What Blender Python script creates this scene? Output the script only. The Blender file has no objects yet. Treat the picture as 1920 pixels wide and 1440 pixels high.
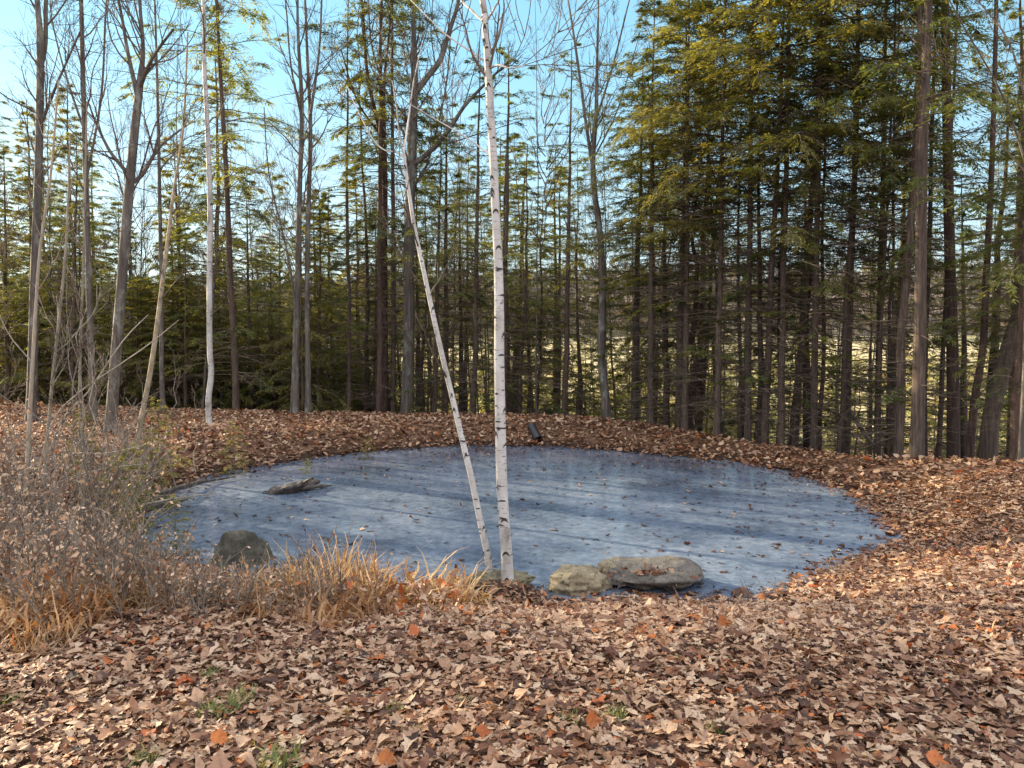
import bpy, math, random
import numpy as np
from mathutils import Vector, Matrix, Euler

random.seed(11)
RNG = np.random.default_rng(11)
SC = bpy.context.scene
COL = SC.collection
F = 1442.0                       # focal length in pixels of the 1920 px wide photograph
EYE = 2.2                        # eye above the ice
PITCH = math.atan(80 / F)
SUN_AZ, SUN_EL = math.radians(-58), math.radians(19)
PI = math.pi


# ---------------------------------------------------------------- helpers
def ray(px, py):
    cx, cy = (px - 960) / F, (720 - py) / F
    return Vector((cx, math.cos(PITCH) + cy * math.sin(PITCH), -math.sin(PITCH) + cy * math.cos(PITCH)))


def at_z(px, py, z=0.0):
    d = ray(px, py)
    t = (z - EYE) / d.z
    return Vector((d.x * t, d.y * t, z))


def at_y(px, py, Y):
    d = ray(px, py)
    t = Y / d.y
    return Vector((d.x * t, Y, EYE + d.z * t))


def tag(o, label=None, cat=None, group=None, kind=None):
    if label: o['label'] = label
    if cat: o['category'] = cat
    if group: o['group'] = group
    if kind: o['kind'] = kind
    return o


def empty(name, loc, label, cat, group=None, rot=(0, 0, 0)):
    o = bpy.data.objects.new(name, None)
    o.empty_display_size = 0.2
    COL.objects.link(o)
    o.location = loc
    o.rotation_euler = rot
    return tag(o, label, cat, group)


def mesh_obj(name, me, parent=None):
    o = bpy.data.objects.new(name, me)
    COL.objects.link(o)
    if parent is not None: o.parent = parent
    return o


class MB:
    """collects vertex / face arrays; one material slot per add call"""
    def __init__(self):
        self.v, self.f, self.m, self.t, self.n = [], [], [], [], 0

    def add(self, V, Fc, mat=0, tone=None):
        V = np.asarray(V, dtype=np.float32).reshape(-1, 3)
        Fc = np.asarray(Fc, dtype=np.int32)
        if len(V) == 0 or len(Fc) == 0: return
        self.v.append(V)
        self.f.append(Fc + self.n)
        self.m.append(mat)
        self.t.append(np.full(len(V), 0.5, np.float32) if tone is None else np.asarray(tone, np.float32))
        self.n += len(V)

    def tubes(self, paths, mat=0):
        """paths: list of (P (n,3), R (n,), sides)"""
        g = {}
        for P, r, s in paths:
            g.setdefault((len(P), s), []).append((P, r))
        for (n, s), lst in g.items():
            P = np.array([a for a, _ in lst], dtype=np.float64)
            r = np.array([b for _, b in lst], dtype=np.float64)
            m = len(lst)
            T = np.gradient(P, axis=1)
            T /= np.linalg.norm(T, axis=2, keepdims=True) + 1e-9
            mt = np.abs(T.mean(axis=1))
            ref = np.where((mt[:, 2] > 0.75)[:, None], np.array([[1.0, 0.02, 0]]), np.array([[0, 0.02, 1.0]]))
            ref = np.repeat(ref[:, None, :], n, axis=1)
            U = np.cross(T, ref); U /= np.linalg.norm(U, axis=2, keepdims=True) + 1e-9
            Vv = np.cross(T, U)
            a = np.arange(s) * 2 * PI / s
            ring = P[:, :, None, :] + r[:, :, None, None] * (np.cos(a)[None, None, :, None] * U[:, :, None, :]
                                                            + np.sin(a)[None, None, :, None] * Vv[:, :, None, :])
            idx = np.arange(m * n * s).reshape(m, n, s)
            A = idx[:, :-1, :]; B = np.roll(idx, -1, axis=2)[:, :-1, :]
            C_ = np.roll(idx, -1, axis=2)[:, 1:, :]; D = idx[:, 1:, :]
            self.add(ring.reshape(-1, 3), np.stack([A, B, C_, D], axis=-1).reshape(-1, 4), mat)

    def mesh(self, name, mats, smooth=True, tone=False):
        me = bpy.data.meshes.new(name)
        V = np.concatenate(self.v)
        me.vertices.add(len(V)); me.vertices.foreach_set('co', V.ravel())
        loops = np.concatenate([f.ravel() for f in self.f])
        sizes = np.concatenate([np.full(len(f), f.shape[1], np.int32) for f in self.f])
        mi = np.concatenate([np.full(len(f), m, np.int32) for f, m in zip(self.f, self.m)])
        me.loops.add(len(loops)); me.loops.foreach_set('vertex_index', loops)
        me.polygons.add(len(sizes))
        st = np.zeros(len(sizes), np.int32); st[1:] = np.cumsum(sizes)[:-1]
        me.polygons.foreach_set('loop_start', st)
        me.polygons.foreach_set('material_index', mi)
        me.polygons.foreach_set('use_smooth', np.full(len(sizes), smooth))
        for m in mats: me.materials.append(m)
        if tone:
            at = me.attributes.new('tone', 'FLOAT', 'POINT')
            at.data.foreach_set('value', np.concatenate(self.t))
        me.update(calc_edges=True)
        return me

    def build(self, name, mats, parent=None, smooth=True, tone=False):
        return mesh_obj(name, self.mesh(name, mats, smooth, tone), parent)


def rhombi(mb, P, D, L, Wd, N, mat=0, tone=None):
    """leaf / needle spray faces"""
    side = np.cross(D, N); side /= np.linalg.norm(side, axis=1, keepdims=True) + 1e-9
    L = L[:, None]; Wd = Wd[:, None]
    V = np.stack([P, P + D * L * .45 + side * Wd * .5, P + D * L, P + D * L * .45 - side * Wd * .5], axis=1)
    m = len(P)
    mb.add(V.reshape(-1, 3), np.arange(m * 4).reshape(m, 4), mat, None if tone is None else np.repeat(tone, 4))


def unit(v):
    v = np.asarray(v, float)
    return v / (np.linalg.norm(v) + 1e-9)


# ---------------------------------------------------------------- materials
def mat(name):
    m = bpy.data.materials.new(name); m.use_nodes = True
    nt = m.node_tree
    return m, nt, nt.nodes['Principled BSDF'], nt.nodes['Material Output']


def nd(nt, t, **kw):
    n = nt.nodes.new(t)
    for k, v in kw.items():
        if k in n.inputs.keys(): n.inputs[k].default_value = v
        else: setattr(n, k, v)
    return n


def ramp(nt, stops, interp='LINEAR'):
    r = nt.nodes.new('ShaderNodeValToRGB')
    r.color_ramp.interpolation = interp
    e = r.color_ramp.elements
    e[0].position, e[0].color = stops[0][0], (*stops[0][1], 1)
    e[1].position, e[1].color = stops[-1][0], (*stops[-1][1], 1)
    for p, c in stops[1:-1]:
        x = e.new(p); x.color = (*c, 1)
    return r


def coords(nt, scale=(1, 1, 1)):
    tc = nt.nodes.new('ShaderNodeTexCoord')
    mp = nd(nt, 'ShaderNodeMapping'); mp.inputs['Scale'].default_value = scale
    nt.links.new(tc.outputs['Object'], mp.inputs['Vector'])
    return mp.outputs['Vector']


def noise(nt, vec, scale, detail=4, rough=.6):
    n = nd(nt, 'ShaderNodeTexNoise', Scale=scale, Detail=detail, Roughness=rough)
    nt.links.new(vec, n.inputs['Vector'])
    return n.outputs['Fac']


def bump(nt, b, h, strength, dist):
    n = nd(nt, 'ShaderNodeBump', Strength=strength, Distance=dist)
    nt.links.new(h, n.inputs['Height']); nt.links.new(n.outputs['Normal'], b.inputs['Normal'])


def bark_mat(name, dark, mid, light, zs=2.2, xs=26, lichen=None):
    m, nt, b, out = mat(name)
    v = coords(nt, (xs, xs, zs))
    f = noise(nt, v, 1.0, 6, .7)
    r = ramp(nt, [(.3, dark), (.5, mid), (.72, light)])
    nt.links.new(f, r.inputs['Fac'])
    col = r.outputs['Color']
    if lichen:
        f2 = noise(nt, coords(nt, (5, 5, 2.5)), 1.0, 5, .7)
        r2 = ramp(nt, [(.52, (0, 0, 0)), (.66, (1, 1, 1))])
        nt.links.new(f2, r2.inputs['Fac'])
        mx = nd(nt, 'ShaderNodeMixRGB'); mx.inputs['Color2'].default_value = (*lichen, 1)
        nt.links.new(r2.outputs['Color'], mx.inputs['Fac']); nt.links.new(col, mx.inputs['Color1'])
        col = mx.outputs['Color']
    oi = nd(nt, 'ShaderNodeObjectInfo')
    hs = nd(nt, 'ShaderNodeHueSaturation')
    mr = nd(nt, 'ShaderNodeMapRange'); mr.inputs['To Min'].default_value = .75; mr.inputs['To Max'].default_value = 1.3
    nt.links.new(oi.outputs['Random'], mr.inputs['Value']); nt.links.new(mr.outputs['Result'], hs.inputs['Value'])
    nt.links.new(col, hs.inputs['Color'])
    nt.links.new(hs.outputs['Color'], b.inputs['Base Color'])
    b.inputs['Roughness'].default_value = .85
    bump(nt, b, f, .8, .02)
    return m


M = {}
M['pine_bark'] = bark_mat('pine_bark', (.022, .015, .011), (.075, .05, .036), (.17, .12, .086))
M['red_bark'] = bark_mat('red_bark', (.02, .012, .009), (.065, .037, .027), (.15, .088, .062))
M['grey_bark'] = bark_mat('grey_bark', (.03, .025, .021), (.085, .07, .057), (.17, .15, .125), 1.6, 18, (.2, .2, .165))
M['twig_bark'] = bark_mat('twig_bark', (.04, .03, .022), (.1, .07, .05), (.19, .135, .09), 3, 12)
M['weed_stem'] = bark_mat('weed_stem', (.075, .06, .048), (.16, .13, .1), (.27, .225, .175), 4, 20)
M['pale_bark'] = bark_mat('pale_bark', (.2, .14, .08), (.42, .33, .21), (.56, .47, .34), 9, 9, (.12, .09, .06))
M['sapling_bark'] = bark_mat('sapling_bark', (.14, .11, .075), (.27, .22, .16), (.36, .31, .25), 4, 20)


def birch_mat():
    m, nt, b, out = mat('white_birch_bark')
    # paper white with thin horizontal lenticels and black scars
    f0 = noise(nt, coords(nt, (6, 6, 3)), 1.0, 5, .6)
    r0 = ramp(nt, [(.3, (.2, .18, .15)), (.46, (.42, .4, .365)), (.72, (.58, .56, .53))])
    nt.links.new(f0, r0.inputs['Fac'])
    f1 = noise(nt, coords(nt, (16, 16, 120)), 1.0, 3, .5)
    r1 = ramp(nt, [(.6, (1, 1, 1)), (.68, (.25, .2, .17))])
    nt.links.new(f1, r1.inputs['Fac'])
    f2 = noise(nt, coords(nt, (7, 7, 26)), 1.0, 3, .55)
    r2 = ramp(nt, [(.655, (1, 1, 1)), (.69, (.05, .04, .035))])
    nt.links.new(f2, r2.inputs['Fac'])
    a = nd(nt, 'ShaderNodeMixRGB', blend_type='MULTIPLY'); a.inputs['Fac'].default_value = .8
    nt.links.new(r0.outputs['Color'], a.inputs['Color1']); nt.links.new(r1.outputs['Color'], a.inputs['Color2'])
    c = nd(nt, 'ShaderNodeMixRGB', blend_type='MULTIPLY'); c.inputs['Fac'].default_value = 1
    nt.links.new(a.outputs['Color'], c.inputs['Color1']); nt.links.new(r2.outputs['Color'], c.inputs['Color2'])
    nt.links.new(c.outputs['Color'], b.inputs['Base Color'])
    b.inputs['Roughness'].default_value = .6
    bump(nt, b, f1, .25, .006)
    return m


M['birch'] = birch_mat()


def flat_mat(name, stops, scale=8, rough=.8, bumpd=0.0, obj_var=False):
    m, nt, b, out = mat(name)
    f = noise(nt, coords(nt), scale, 6, .65)
    r = ramp(nt, stops); nt.links.new(f, r.inputs['Fac'])
    nt.links.new(r.outputs['Color'], b.inputs['Base Color'])
    b.inputs['Roughness'].default_value = rough
    if bumpd: bump(nt, b, f, .8, bumpd)
    return m


def rock_mat(name, stops, spot):
    m, nt, b, out = mat(name)
    v = coords(nt)
    f = noise(nt, v, 9, 10, .72)
    r = ramp(nt, stops); nt.links.new(f, r.inputs['Fac'])
    f2 = noise(nt, v, 22, 8, .75)
    r2 = ramp(nt, [(.54, (0, 0, 0)), (.62, (1, 1, 1))]); nt.links.new(f2, r2.inputs['Fac'])
    mx = nd(nt, 'ShaderNodeMixRGB'); mx.inputs['Color2'].default_value = (*spot, 1)
    nt.links.new(r2.outputs['Color'], mx.inputs['Fac']); nt.links.new(r.outputs['Color'], mx.inputs['Color1'])
    nt.links.new(mx.outputs['Color'], b.inputs['Base Color'])
    b.inputs['Roughness'].default_value = .9
    ad = nd(nt, 'ShaderNodeMath', operation='ADD')
    nt.links.new(f, ad.inputs[0]); nt.links.new(f2, ad.inputs[1])
    bump(nt, b, ad.outputs[0], 1.0, .05)
    return m


M['scar'] = flat_mat('dark_bark_scar', [(.3, (.02, .017, .015)), (.7, (.06, .05, .045))], 40)
M['rock_pale'] = rock_mat('pale_rock', [(.32, (.2, .16, .1)), (.5, (.42, .34, .21)), (.68, (.56, .47, .3))], (.1, .085, .05))
M['rock_grey'] = rock_mat('grey_rock', [(.32, (.09, .075, .06)), (.5, (.2, .175, .145)), (.68, (.33, .29, .24))], (.09, .085, .045))
M['rock_moss'] = rock_mat('mossy_rock', [(.32, (.05, .045, .035)), (.5, (.11, .1, .075)), (.68, (.2, .175, .13))], (.07, .085, .035))
M['moss'] = flat_mat('mossy_earth', [(.3, (.06, .05, .03)), (.5, (.14, .12, .07)), (.7, (.25, .2, .13))], 20, .9, .02)
M['pipe'] = flat_mat('black_plastic', [(.3, (.012, .012, .013)), (.7, (.03, .03, .032))], 20, .4)
M['wood_dark'] = flat_mat('wet_wood', [(.3, (.02, .015, .012)), (.5, (.06, .045, .035)), (.7, (.17, .14, .12))], 14, .6, .02)


def leafy(name, stops, trans, tmix=.45, rough=.5, attr=True, var=.25):
    """thin leaf: reflects and lets light through; tone picks the colour"""
    m, nt, b, out = mat(name)
    r = ramp(nt, stops)
    if attr:
        a = nd(nt, 'ShaderNodeAttribute', attribute_name='tone'); src = a.outputs['Fac']
    else:
        oi = nd(nt, 'ShaderNodeObjectInfo'); src = oi.outputs['Random']
    nt.links.new(src, r.inputs['Fac'])
    oi = nd(nt, 'ShaderNodeObjectInfo')
    mr = nd(nt, 'ShaderNodeMapRange'); mr.inputs['To Min'].default_value = 1 - var; mr.inputs['To Max'].default_value = 1 + var
    nt.links.new(oi.outputs['Random'], mr.inputs['Value'])
    hs = nd(nt, 'ShaderNodeHueSaturation')
    nt.links.new(mr.outputs['Result'], hs.inputs['Value']); nt.links.new(r.outputs['Color'], hs.inputs['Color'])
    fl = noise(nt, coords(nt), 55, 4, .65)
    rf = ramp(nt, [(.3, (.55, .52, .5)), (.5, (1, 1, 1)), (.7, (1.15, 1.12, 1.08))]); nt.links.new(fl, rf.inputs['Fac'])
    ml = nd(nt, 'ShaderNodeMixRGB', blend_type='MULTIPLY'); ml.inputs['Fac'].default_value = .85
    nt.links.new(hs.outputs['Color'], ml.inputs['Color1']); nt.links.new(rf.outputs['Color'], ml.inputs['Color2'])
    hs = ml
    nt.links.new(hs.outputs['Color'], b.inputs['Base Color'])
    b.inputs['Roughness'].default_value = rough
    t = nd(nt, 'ShaderNodeBsdfTranslucent')
    mul = nd(nt, 'ShaderNodeMixRGB', blend_type='MULTIPLY'); mul.inputs['Fac'].default_value = 1
    mul.inputs['Color2'].default_value = (*trans, 1)
    nt.links.new(hs.outputs['Color'], mul.inputs['Color1']); nt.links.new(mul.outputs['Color'], t.inputs['Color'])
    mx = nd(nt, 'ShaderNodeMixShader'); mx.inputs['Fac'].default_value = tmix
    nt.links.new(b.outputs[0], mx.inputs[1]); nt.links.new(t.outputs[0], mx.inputs[2])
    nt.links.new(mx.outputs[0], out.inputs['Surface'])
    return m


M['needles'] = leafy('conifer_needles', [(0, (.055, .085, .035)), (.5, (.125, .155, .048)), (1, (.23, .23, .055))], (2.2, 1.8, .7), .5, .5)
M['young'] = leafy('young_sunlit_needles', [(0, (.085, .11, .03)), (.5, (.165, .18, .05)), (1, (.28, .26, .065))], (2.2, 1.8, .7), .5, .5)  # lighter, yellower copy of conifer_needles, sunlit look put into the colour
LEAF = [(0, (.028, .014, .009)), (.14, (.1, .036, .018)), (.28, (.21, .085, .038)), (.42, (.31, .165, .09)), (.58, (.41, .245, .148)),
        (.74, (.5, .325, .2)), (.88, (.6, .44, .3)), (.93, (.46, .16, .035)), (1, (.4, .085, .018))]
M['litter'] = leafy('dead_leaf', LEAF, (1.1, .8, .5), .15, .62)
M['straw'] = leafy('dry_stalk', [(0, (.17, .08, .04)), (.3, (.36, .21, .1)), (.65, (.56, .38, .18)), (.86, (.68, .52, .32)), (1, (.62, .3, .07))], (1.2, .9, .5), .3, .6)
M['grass'] = leafy('green_blade', [(0, (.09, .12, .035)), (.5, (.17, .2, .065)), (1, (.34, .29, .13))], (1.5, 1.5, .6), .35, .5)


# ---------------------------------------------------------------- terrain
def smooth(a, b, x):
    t = np.clip((x - a) / (b - a), 0, 1)
    return t * t * (3 - 2 * t)


def waves(x, y, seed, scale, n=9):
    r = np.random.default_rng(seed)
    s = 0
    for i in range(n):
        a = r.uniform(0, 2 * PI); k = scale * r.uniform(.5, 2.2)
        s = s + np.sin((x * math.cos(a) + y * math.sin(a)) * k + r.uniform(0, 6.28)) / n
    return s


SHORE_PX = [(955, 838), (860, 838), (760, 844), (640, 855), (520, 873), (430, 890), (350, 914), (300, 945), (268, 990), (285, 1030),
            (400, 1062), (520, 1085), (640, 1090), (760, 1098), (880, 1105), (960, 1108), (1040, 1112), (1180, 1112), (1300, 1110), (1385, 1106),
            (1470, 1086), (1560, 1045), (1630, 1020), (1655, 1004), (1640, 980), (1600, 945), (1540, 912), (1470, 888), (1380, 870),
            (1300, 861), (1200, 851), (1100, 843), (1020, 839)]


def catmull(pts, k):
    P = np.array([(p.x, p.y) for p in pts]); n = len(P); out = []
    for i in range(n):
        a, b, c, d = P[i - 1], P[i], P[(i + 1) % n], P[(i + 2) % n]
        for t in np.arange(k) / k:
            out.append(.5 * ((2 * b) + (-a + c) * t + (2 * a - 5 * b + 4 * c - d) * t * t + (-a + 3 * b - 3 * c + d) * t ** 3))
    return np.array(out)


SHORE = catmull([at_z(*p) for p in SHORE_PX], 4)
jit = np.array([waves(SHORE[:, 0], SHORE[:, 1], 3, 2.5), waves(SHORE[:, 0], SHORE[:, 1], 4, 2.5)]).T
SHORE = SHORE + .12 * jit + .07 * np.array([waves(SHORE[:, 0], SHORE[:, 1], 13, 9), waves(SHORE[:, 0], SHORE[:, 1], 14, 9)]).T
MIDP = np.array([0.2, 11.0])


def shore_dist(x, y):
    """signed distance to the shore, positive on land"""
    P = np.stack([np.ravel(x), np.ravel(y)], 1)
    A = SHORE; B = np.roll(SHORE, -1, axis=0)
    best = np.full(len(P), 1e9); inside = np.zeros(len(P), bool)
    for a, b in zip(A, B):
        ab = b - a
        t = np.clip(((P - a) @ ab) / (ab @ ab + 1e-12), 0, 1)
        q = P - (a + t[:, None] * ab)
        best = np.minimum(best, q[:, 0] ** 2 + q[:, 1] ** 2)
        c = (a[1] > P[:, 1]) != (b[1] > P[:, 1])
        with np.errstate(divide='ignore', invalid='ignore'):
            xi = (b[0] - a[0]) * (P[:, 1] - a[1]) / (b[1] - a[1] + 1e-12) + a[0]
        inside ^= c & (P[:, 0] < xi)
    d = np.sqrt(best)
    return np.where(inside, -d, d).reshape(np.shape(x))


RIMX = np.array([-400, -40, -20, -9, -5, 0, 3, 5.2, 6.4, 8.3, 14, 40, 400.])
RIMY = np.array([60, 34, 25, 20.0, 19.2, 18.6, 17.2, 14.4, 12.0, 10.3, 8, 1, -60.])


def beyond(x, y):
    return (y - np.interp(x, RIMX, RIMY)) * .85


def height(x, y):
    x = np.asarray(x, float); y = np.asarray(y, float)
    d = shore_dist(x, y)
    far = smooth(8.5, 14, y)
    right = smooth(2.0, 5.0, x) * far
    wd = 2.6 * (1 - far) + 1.25 * far
    H = .56 * (1 - far) + (.42 * (1 - right) + .2 * right) * far
    z = np.where(d < 0, -.3 * smooth(0, .8, -d) - .04, -.04 + H * smooth(-.05, 1, d / wd))
    z = np.where(d > 0, z + .03 * waves(x, y, 1, 1.4) * np.clip(d, 0, 1) + .014 * waves(x, y, 2, 7) * np.clip(d, 0, 1), z)
    # earth mound under the two foreground birches
    mp = at_z(935, 1085, .15)
    z = np.maximum(z, np.where((x - mp.x) ** 2 / .11 + (y - mp.y) ** 2 / .08 < 1.6, .08 * np.exp(-((x - mp.x) ** 2 / .08 + (y - mp.y) ** 2 / .06)), -9))
    e = np.maximum(beyond(x, y), 0)
    drop = .4 * smooth(0, 2.0, e) + .17 * np.minimum(e, 12) + .1 * np.clip(e - 12, 0, 20) + .05 * np.clip(e - 32, 0, 60)
    z = z - drop + .1 * waves(x, y, 5, .5) * smooth(1, 8, e)
    z = z + 14 * smooth(80, 300, e) + 44 * smooth(260, 560, e) + 3 * waves(x, y, 6, .012) * smooth(150, 350, e)
    return z


def h1(x, y):
    return float(height(np.array([x]), np.array([y]))[0])


def build_ground():
    rad = np.concatenate([np.geomspace(.3, 2, 14)[:-1], np.arange(2, 22, .12), np.geomspace(22, 1400, 80)])
    front = np.radians(np.arange(-48, 48.01, .5)); rest = np.radians(np.arange(50.5, 310, 2.5))
    az = np.concatenate([front, rest]); n = len(az)
    Rr, A = np.meshgrid(rad, az, indexing='ij')
    X = Rr * np.sin(A); Y = Rr * np.cos(A)
    Z = height(X, Y)
    V = np.stack([X, Y, Z], -1).reshape(-1, 3)
    idx = np.arange(len(rad) * n).reshape(len(rad), n)
    nx = np.roll(idx, -1, axis=1)
    Q = np.stack([idx[:-1], idx[1:], nx[1:], nx[:-1]], -1).reshape(-1, 4)
    cen = V[Q].mean(axis=1)
    e = beyond(cen[:, 0], cen[:, 1])
    field = (e > 42 + 6 * waves(cen[:, 0], cen[:, 1], 8, .06))
    mb = MB()
    mb.add(V, Q, 0)
    mb.add([[0, 0, h1(0, 0)]], np.zeros((0, 3), int))
    me_f = mb.f[0]
    # split faces between forest floor and open field
    hill = e > 235 + 25 * waves(cen[:, 0], cen[:, 1], 9, .02)
    mb.f = [me_f[~field], me_f[field & ~hill], me_f[hill]]; mb.m = [0, 1, 2]
    # the little cap under the camera
    cap = np.stack([np.full(n, mb.n), np.roll(np.arange(n), -1), np.arange(n)], 1)
    mb.v.append(np.array([[0, 0, h1(0, 0)]], np.float32)); mb.t.append(np.array([.5], np.float32)); mb.n += 1
    mb.f.append(cap.astype(np.int32)); mb.m.append(0)
    m0, nt, b, out = mat('forest_floor')
    v = coords(nt)
    f = noise(nt, v, 9, 8, .75)
    r = ramp(nt, [(.3, (.05, .025, .015)), (.45, (.13, .065, .035)), (.6, (.24, .135, .075)), (.75, (.34, .22, .14))])
    nt.links.new(f, r.inputs['Fac'])
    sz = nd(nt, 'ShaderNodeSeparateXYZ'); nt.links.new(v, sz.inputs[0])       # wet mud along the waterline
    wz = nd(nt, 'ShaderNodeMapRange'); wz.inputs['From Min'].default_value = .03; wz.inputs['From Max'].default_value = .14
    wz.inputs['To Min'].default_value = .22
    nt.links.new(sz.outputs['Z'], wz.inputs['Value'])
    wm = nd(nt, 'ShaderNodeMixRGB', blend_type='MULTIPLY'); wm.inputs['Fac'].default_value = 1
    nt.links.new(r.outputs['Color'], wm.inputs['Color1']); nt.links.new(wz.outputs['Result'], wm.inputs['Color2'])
    nt.links.new(wm.outputs['Color'], b.inputs['Base Color'])
    b.inputs['Roughness'].default_value = .9
    bump(nt, b, f, 1, .05)
    m1, nt, b, out = mat('dry_field')
    v = coords(nt)
    f = noise(nt, v, .06, 8, .7)
    r = ramp(nt, [(.32, (.17, .17, .06)), (.44, (.34, .29, .12)), (.54, (.55, .45, .25)), (.64, (.6, .5, .3)), (.76, (.26, .24, .1))])
    nt.links.new(f, r.inputs['Fac']); nt.links.new(r.outputs['Color'], b.inputs['Base Color'])
    b.inputs['Roughness'].default_value = .95
    m2 = flat_mat('wooded_hill_floor', [(.3, (.07, .055, .04)), (.7, (.15, .12, .09))], .1, .95)
    o = mb.build('ground', [m0, m1, m2])
    tag(o, 'brown leaf covered ground around the pond falling away to a tan field', 'ground', kind='structure')


build_ground()


def build_ice():
    P = MIDP + (SHORE - MIDP) * 1.05
    n = len(P); V = [[MIDP[0], MIDP[1], 0]]
    rings = 14
    for k in range(1, rings + 1):
        q = MIDP + (P - MIDP) * k / rings
        V += [[a, b_, 0] for a, b_ in q]
    Fq, Ft = [], []
    for i in range(n):
        j = (i + 1) % n
        Ft.append([0, 1 + j, 1 + i])
        for k in range(rings - 1):
            a = 1 + k * n
            Fq.append([a + i, a + j, a + n + j, a + n + i])
    mb = MB(); mb.add(V, Fq, 0)
    mb.f.append(np.array(Ft, np.int32)); mb.m.append(0)
    m, nt, b, out = mat('pond_ice')
    v = coords(nt)
    f = noise(nt, v, .55, 8, .62)
    r = ramp(nt, [(.3, (.058, .075, .105)), (.46, (.105, .138, .19)), (.6, (.155, .19, .245)), (.75, (.25, .285, .335))])
    nt.links.new(f, r.inputs['Fac'])
    f3 = noise(nt, v, 9, 9, .78)
    r3 = ramp(nt, [(.36, (.62, .64, .68)), (.5, (1, 1, 1)), (.64, (1.45, 1.42, 1.38))]); nt.links.new(f3, r3.inputs['Fac'])
    mu = nd(nt, 'ShaderNodeMixRGB', blend_type='MULTIPLY'); mu.inputs['Fac'].default_value = 1
    nt.links.new(r.outputs['Color'], mu.inputs['Color1']); nt.links.new(r3.outputs['Color'], mu.inputs['Color2'])
    vo = nd(nt, 'ShaderNodeTexVoronoi', feature='DISTANCE_TO_EDGE', Scale=.55)
    wv = nd(nt, 'ShaderNodeMixRGB'); wv.inputs['Fac'].default_value = .22
    nz = nd(nt, 'ShaderNodeTexNoise', Scale=2.5, Detail=6); nt.links.new(v, nz.inputs['Vector'])
    nt.links.new(v, wv.inputs['Color1']); nt.links.new(nz.outputs['Color'], wv.inputs['Color2']); nt.links.new(wv.outputs['Color'], vo.inputs['Vector'])
    rc = ramp(nt, [(.0, (.1, .1, .1)), (.004, (0, 0, 0))]); nt.links.new(vo.outputs['Distance'], rc.inputs['Fac'])
    ck = nd(nt, 'ShaderNodeMixRGB'); ck.inputs['Color2'].default_value = (.5, .54, .58, 1)
    nt.links.new(rc.outputs['Color'], ck.inputs['Fac']); nt.links.new(mu.outputs['Color'], ck.inputs['Color1'])
    nt.links.new(ck.outputs['Color'], b.inputs['Base Color'])
    f2 = noise(nt, v, .35, 4, .6)
    r2 = ramp(nt, [(.4, (.03, .03, .03)), (.52, (.1, .1, .1)), (.66, (.24, .24, .24))]); nt.links.new(f2, r2.inputs['Fac'])
    nt.links.new(r2.outputs['Color'], b.inputs['Roughness'])
    b.inputs['IOR'].default_value = 1.31
    bump(nt, b, f3, .06, .02)
    o = mb.build('pond_ice', [m])
    tag(o, 'blue grey frozen surface of the pond dotted with leaves', 'ice', kind='structure')


build_ice()


# ---------------------------------------------------------------- leaf litter
def leaf_shapes():
    def half(pts):
        p = np.array(pts, float)
        return np.vstack([p, (p[1:-1] * [1, -1])[::-1]])
    oak1 = half([(-.5, 0), (-.4, .05), (-.3, .15), (-.2, .17), (-.15, .08), (-.05, .22), (.05, .26), (.09, .11), (.2, .22), (.3, .2), (.3, .1), (.42, .1), (.5, 0)])
    oak2 = half([(-.5, 0), (-.36, .1), (-.22, .22), (-.13, .1), (.0, .3), (.1, .27), (.13, .13), (.28, .2), (.36, .12), (.5, 0)])
    beech = half([(-.5, 0), (-.36, .13), (-.15, .23), (.08, .23), (.3, .13), (.5, 0)])
    broad = half([(-.42, 0), (-.36, .16), (-.22, .26), (-.1, .42), (.02, .3), (.1, .2), (.24, .28), (.28, .15), (.4, .1), (.5, 0)])
    long_ = half([(-.5, 0), (-.25, .12), (.05, .16), (.3, .1), (.5, 0)])
    a6 = np.arange(6) / 6 * 2 * PI
    return [oak1, oak2, beech, broad, oak1 * [1, .85], beech * [1, .8], long_], [np.stack([.5 * np.cos(a6), .34 * np.sin(a6)], 1)]


SHAPES, FARSHAPES = leaf_shapes()


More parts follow.
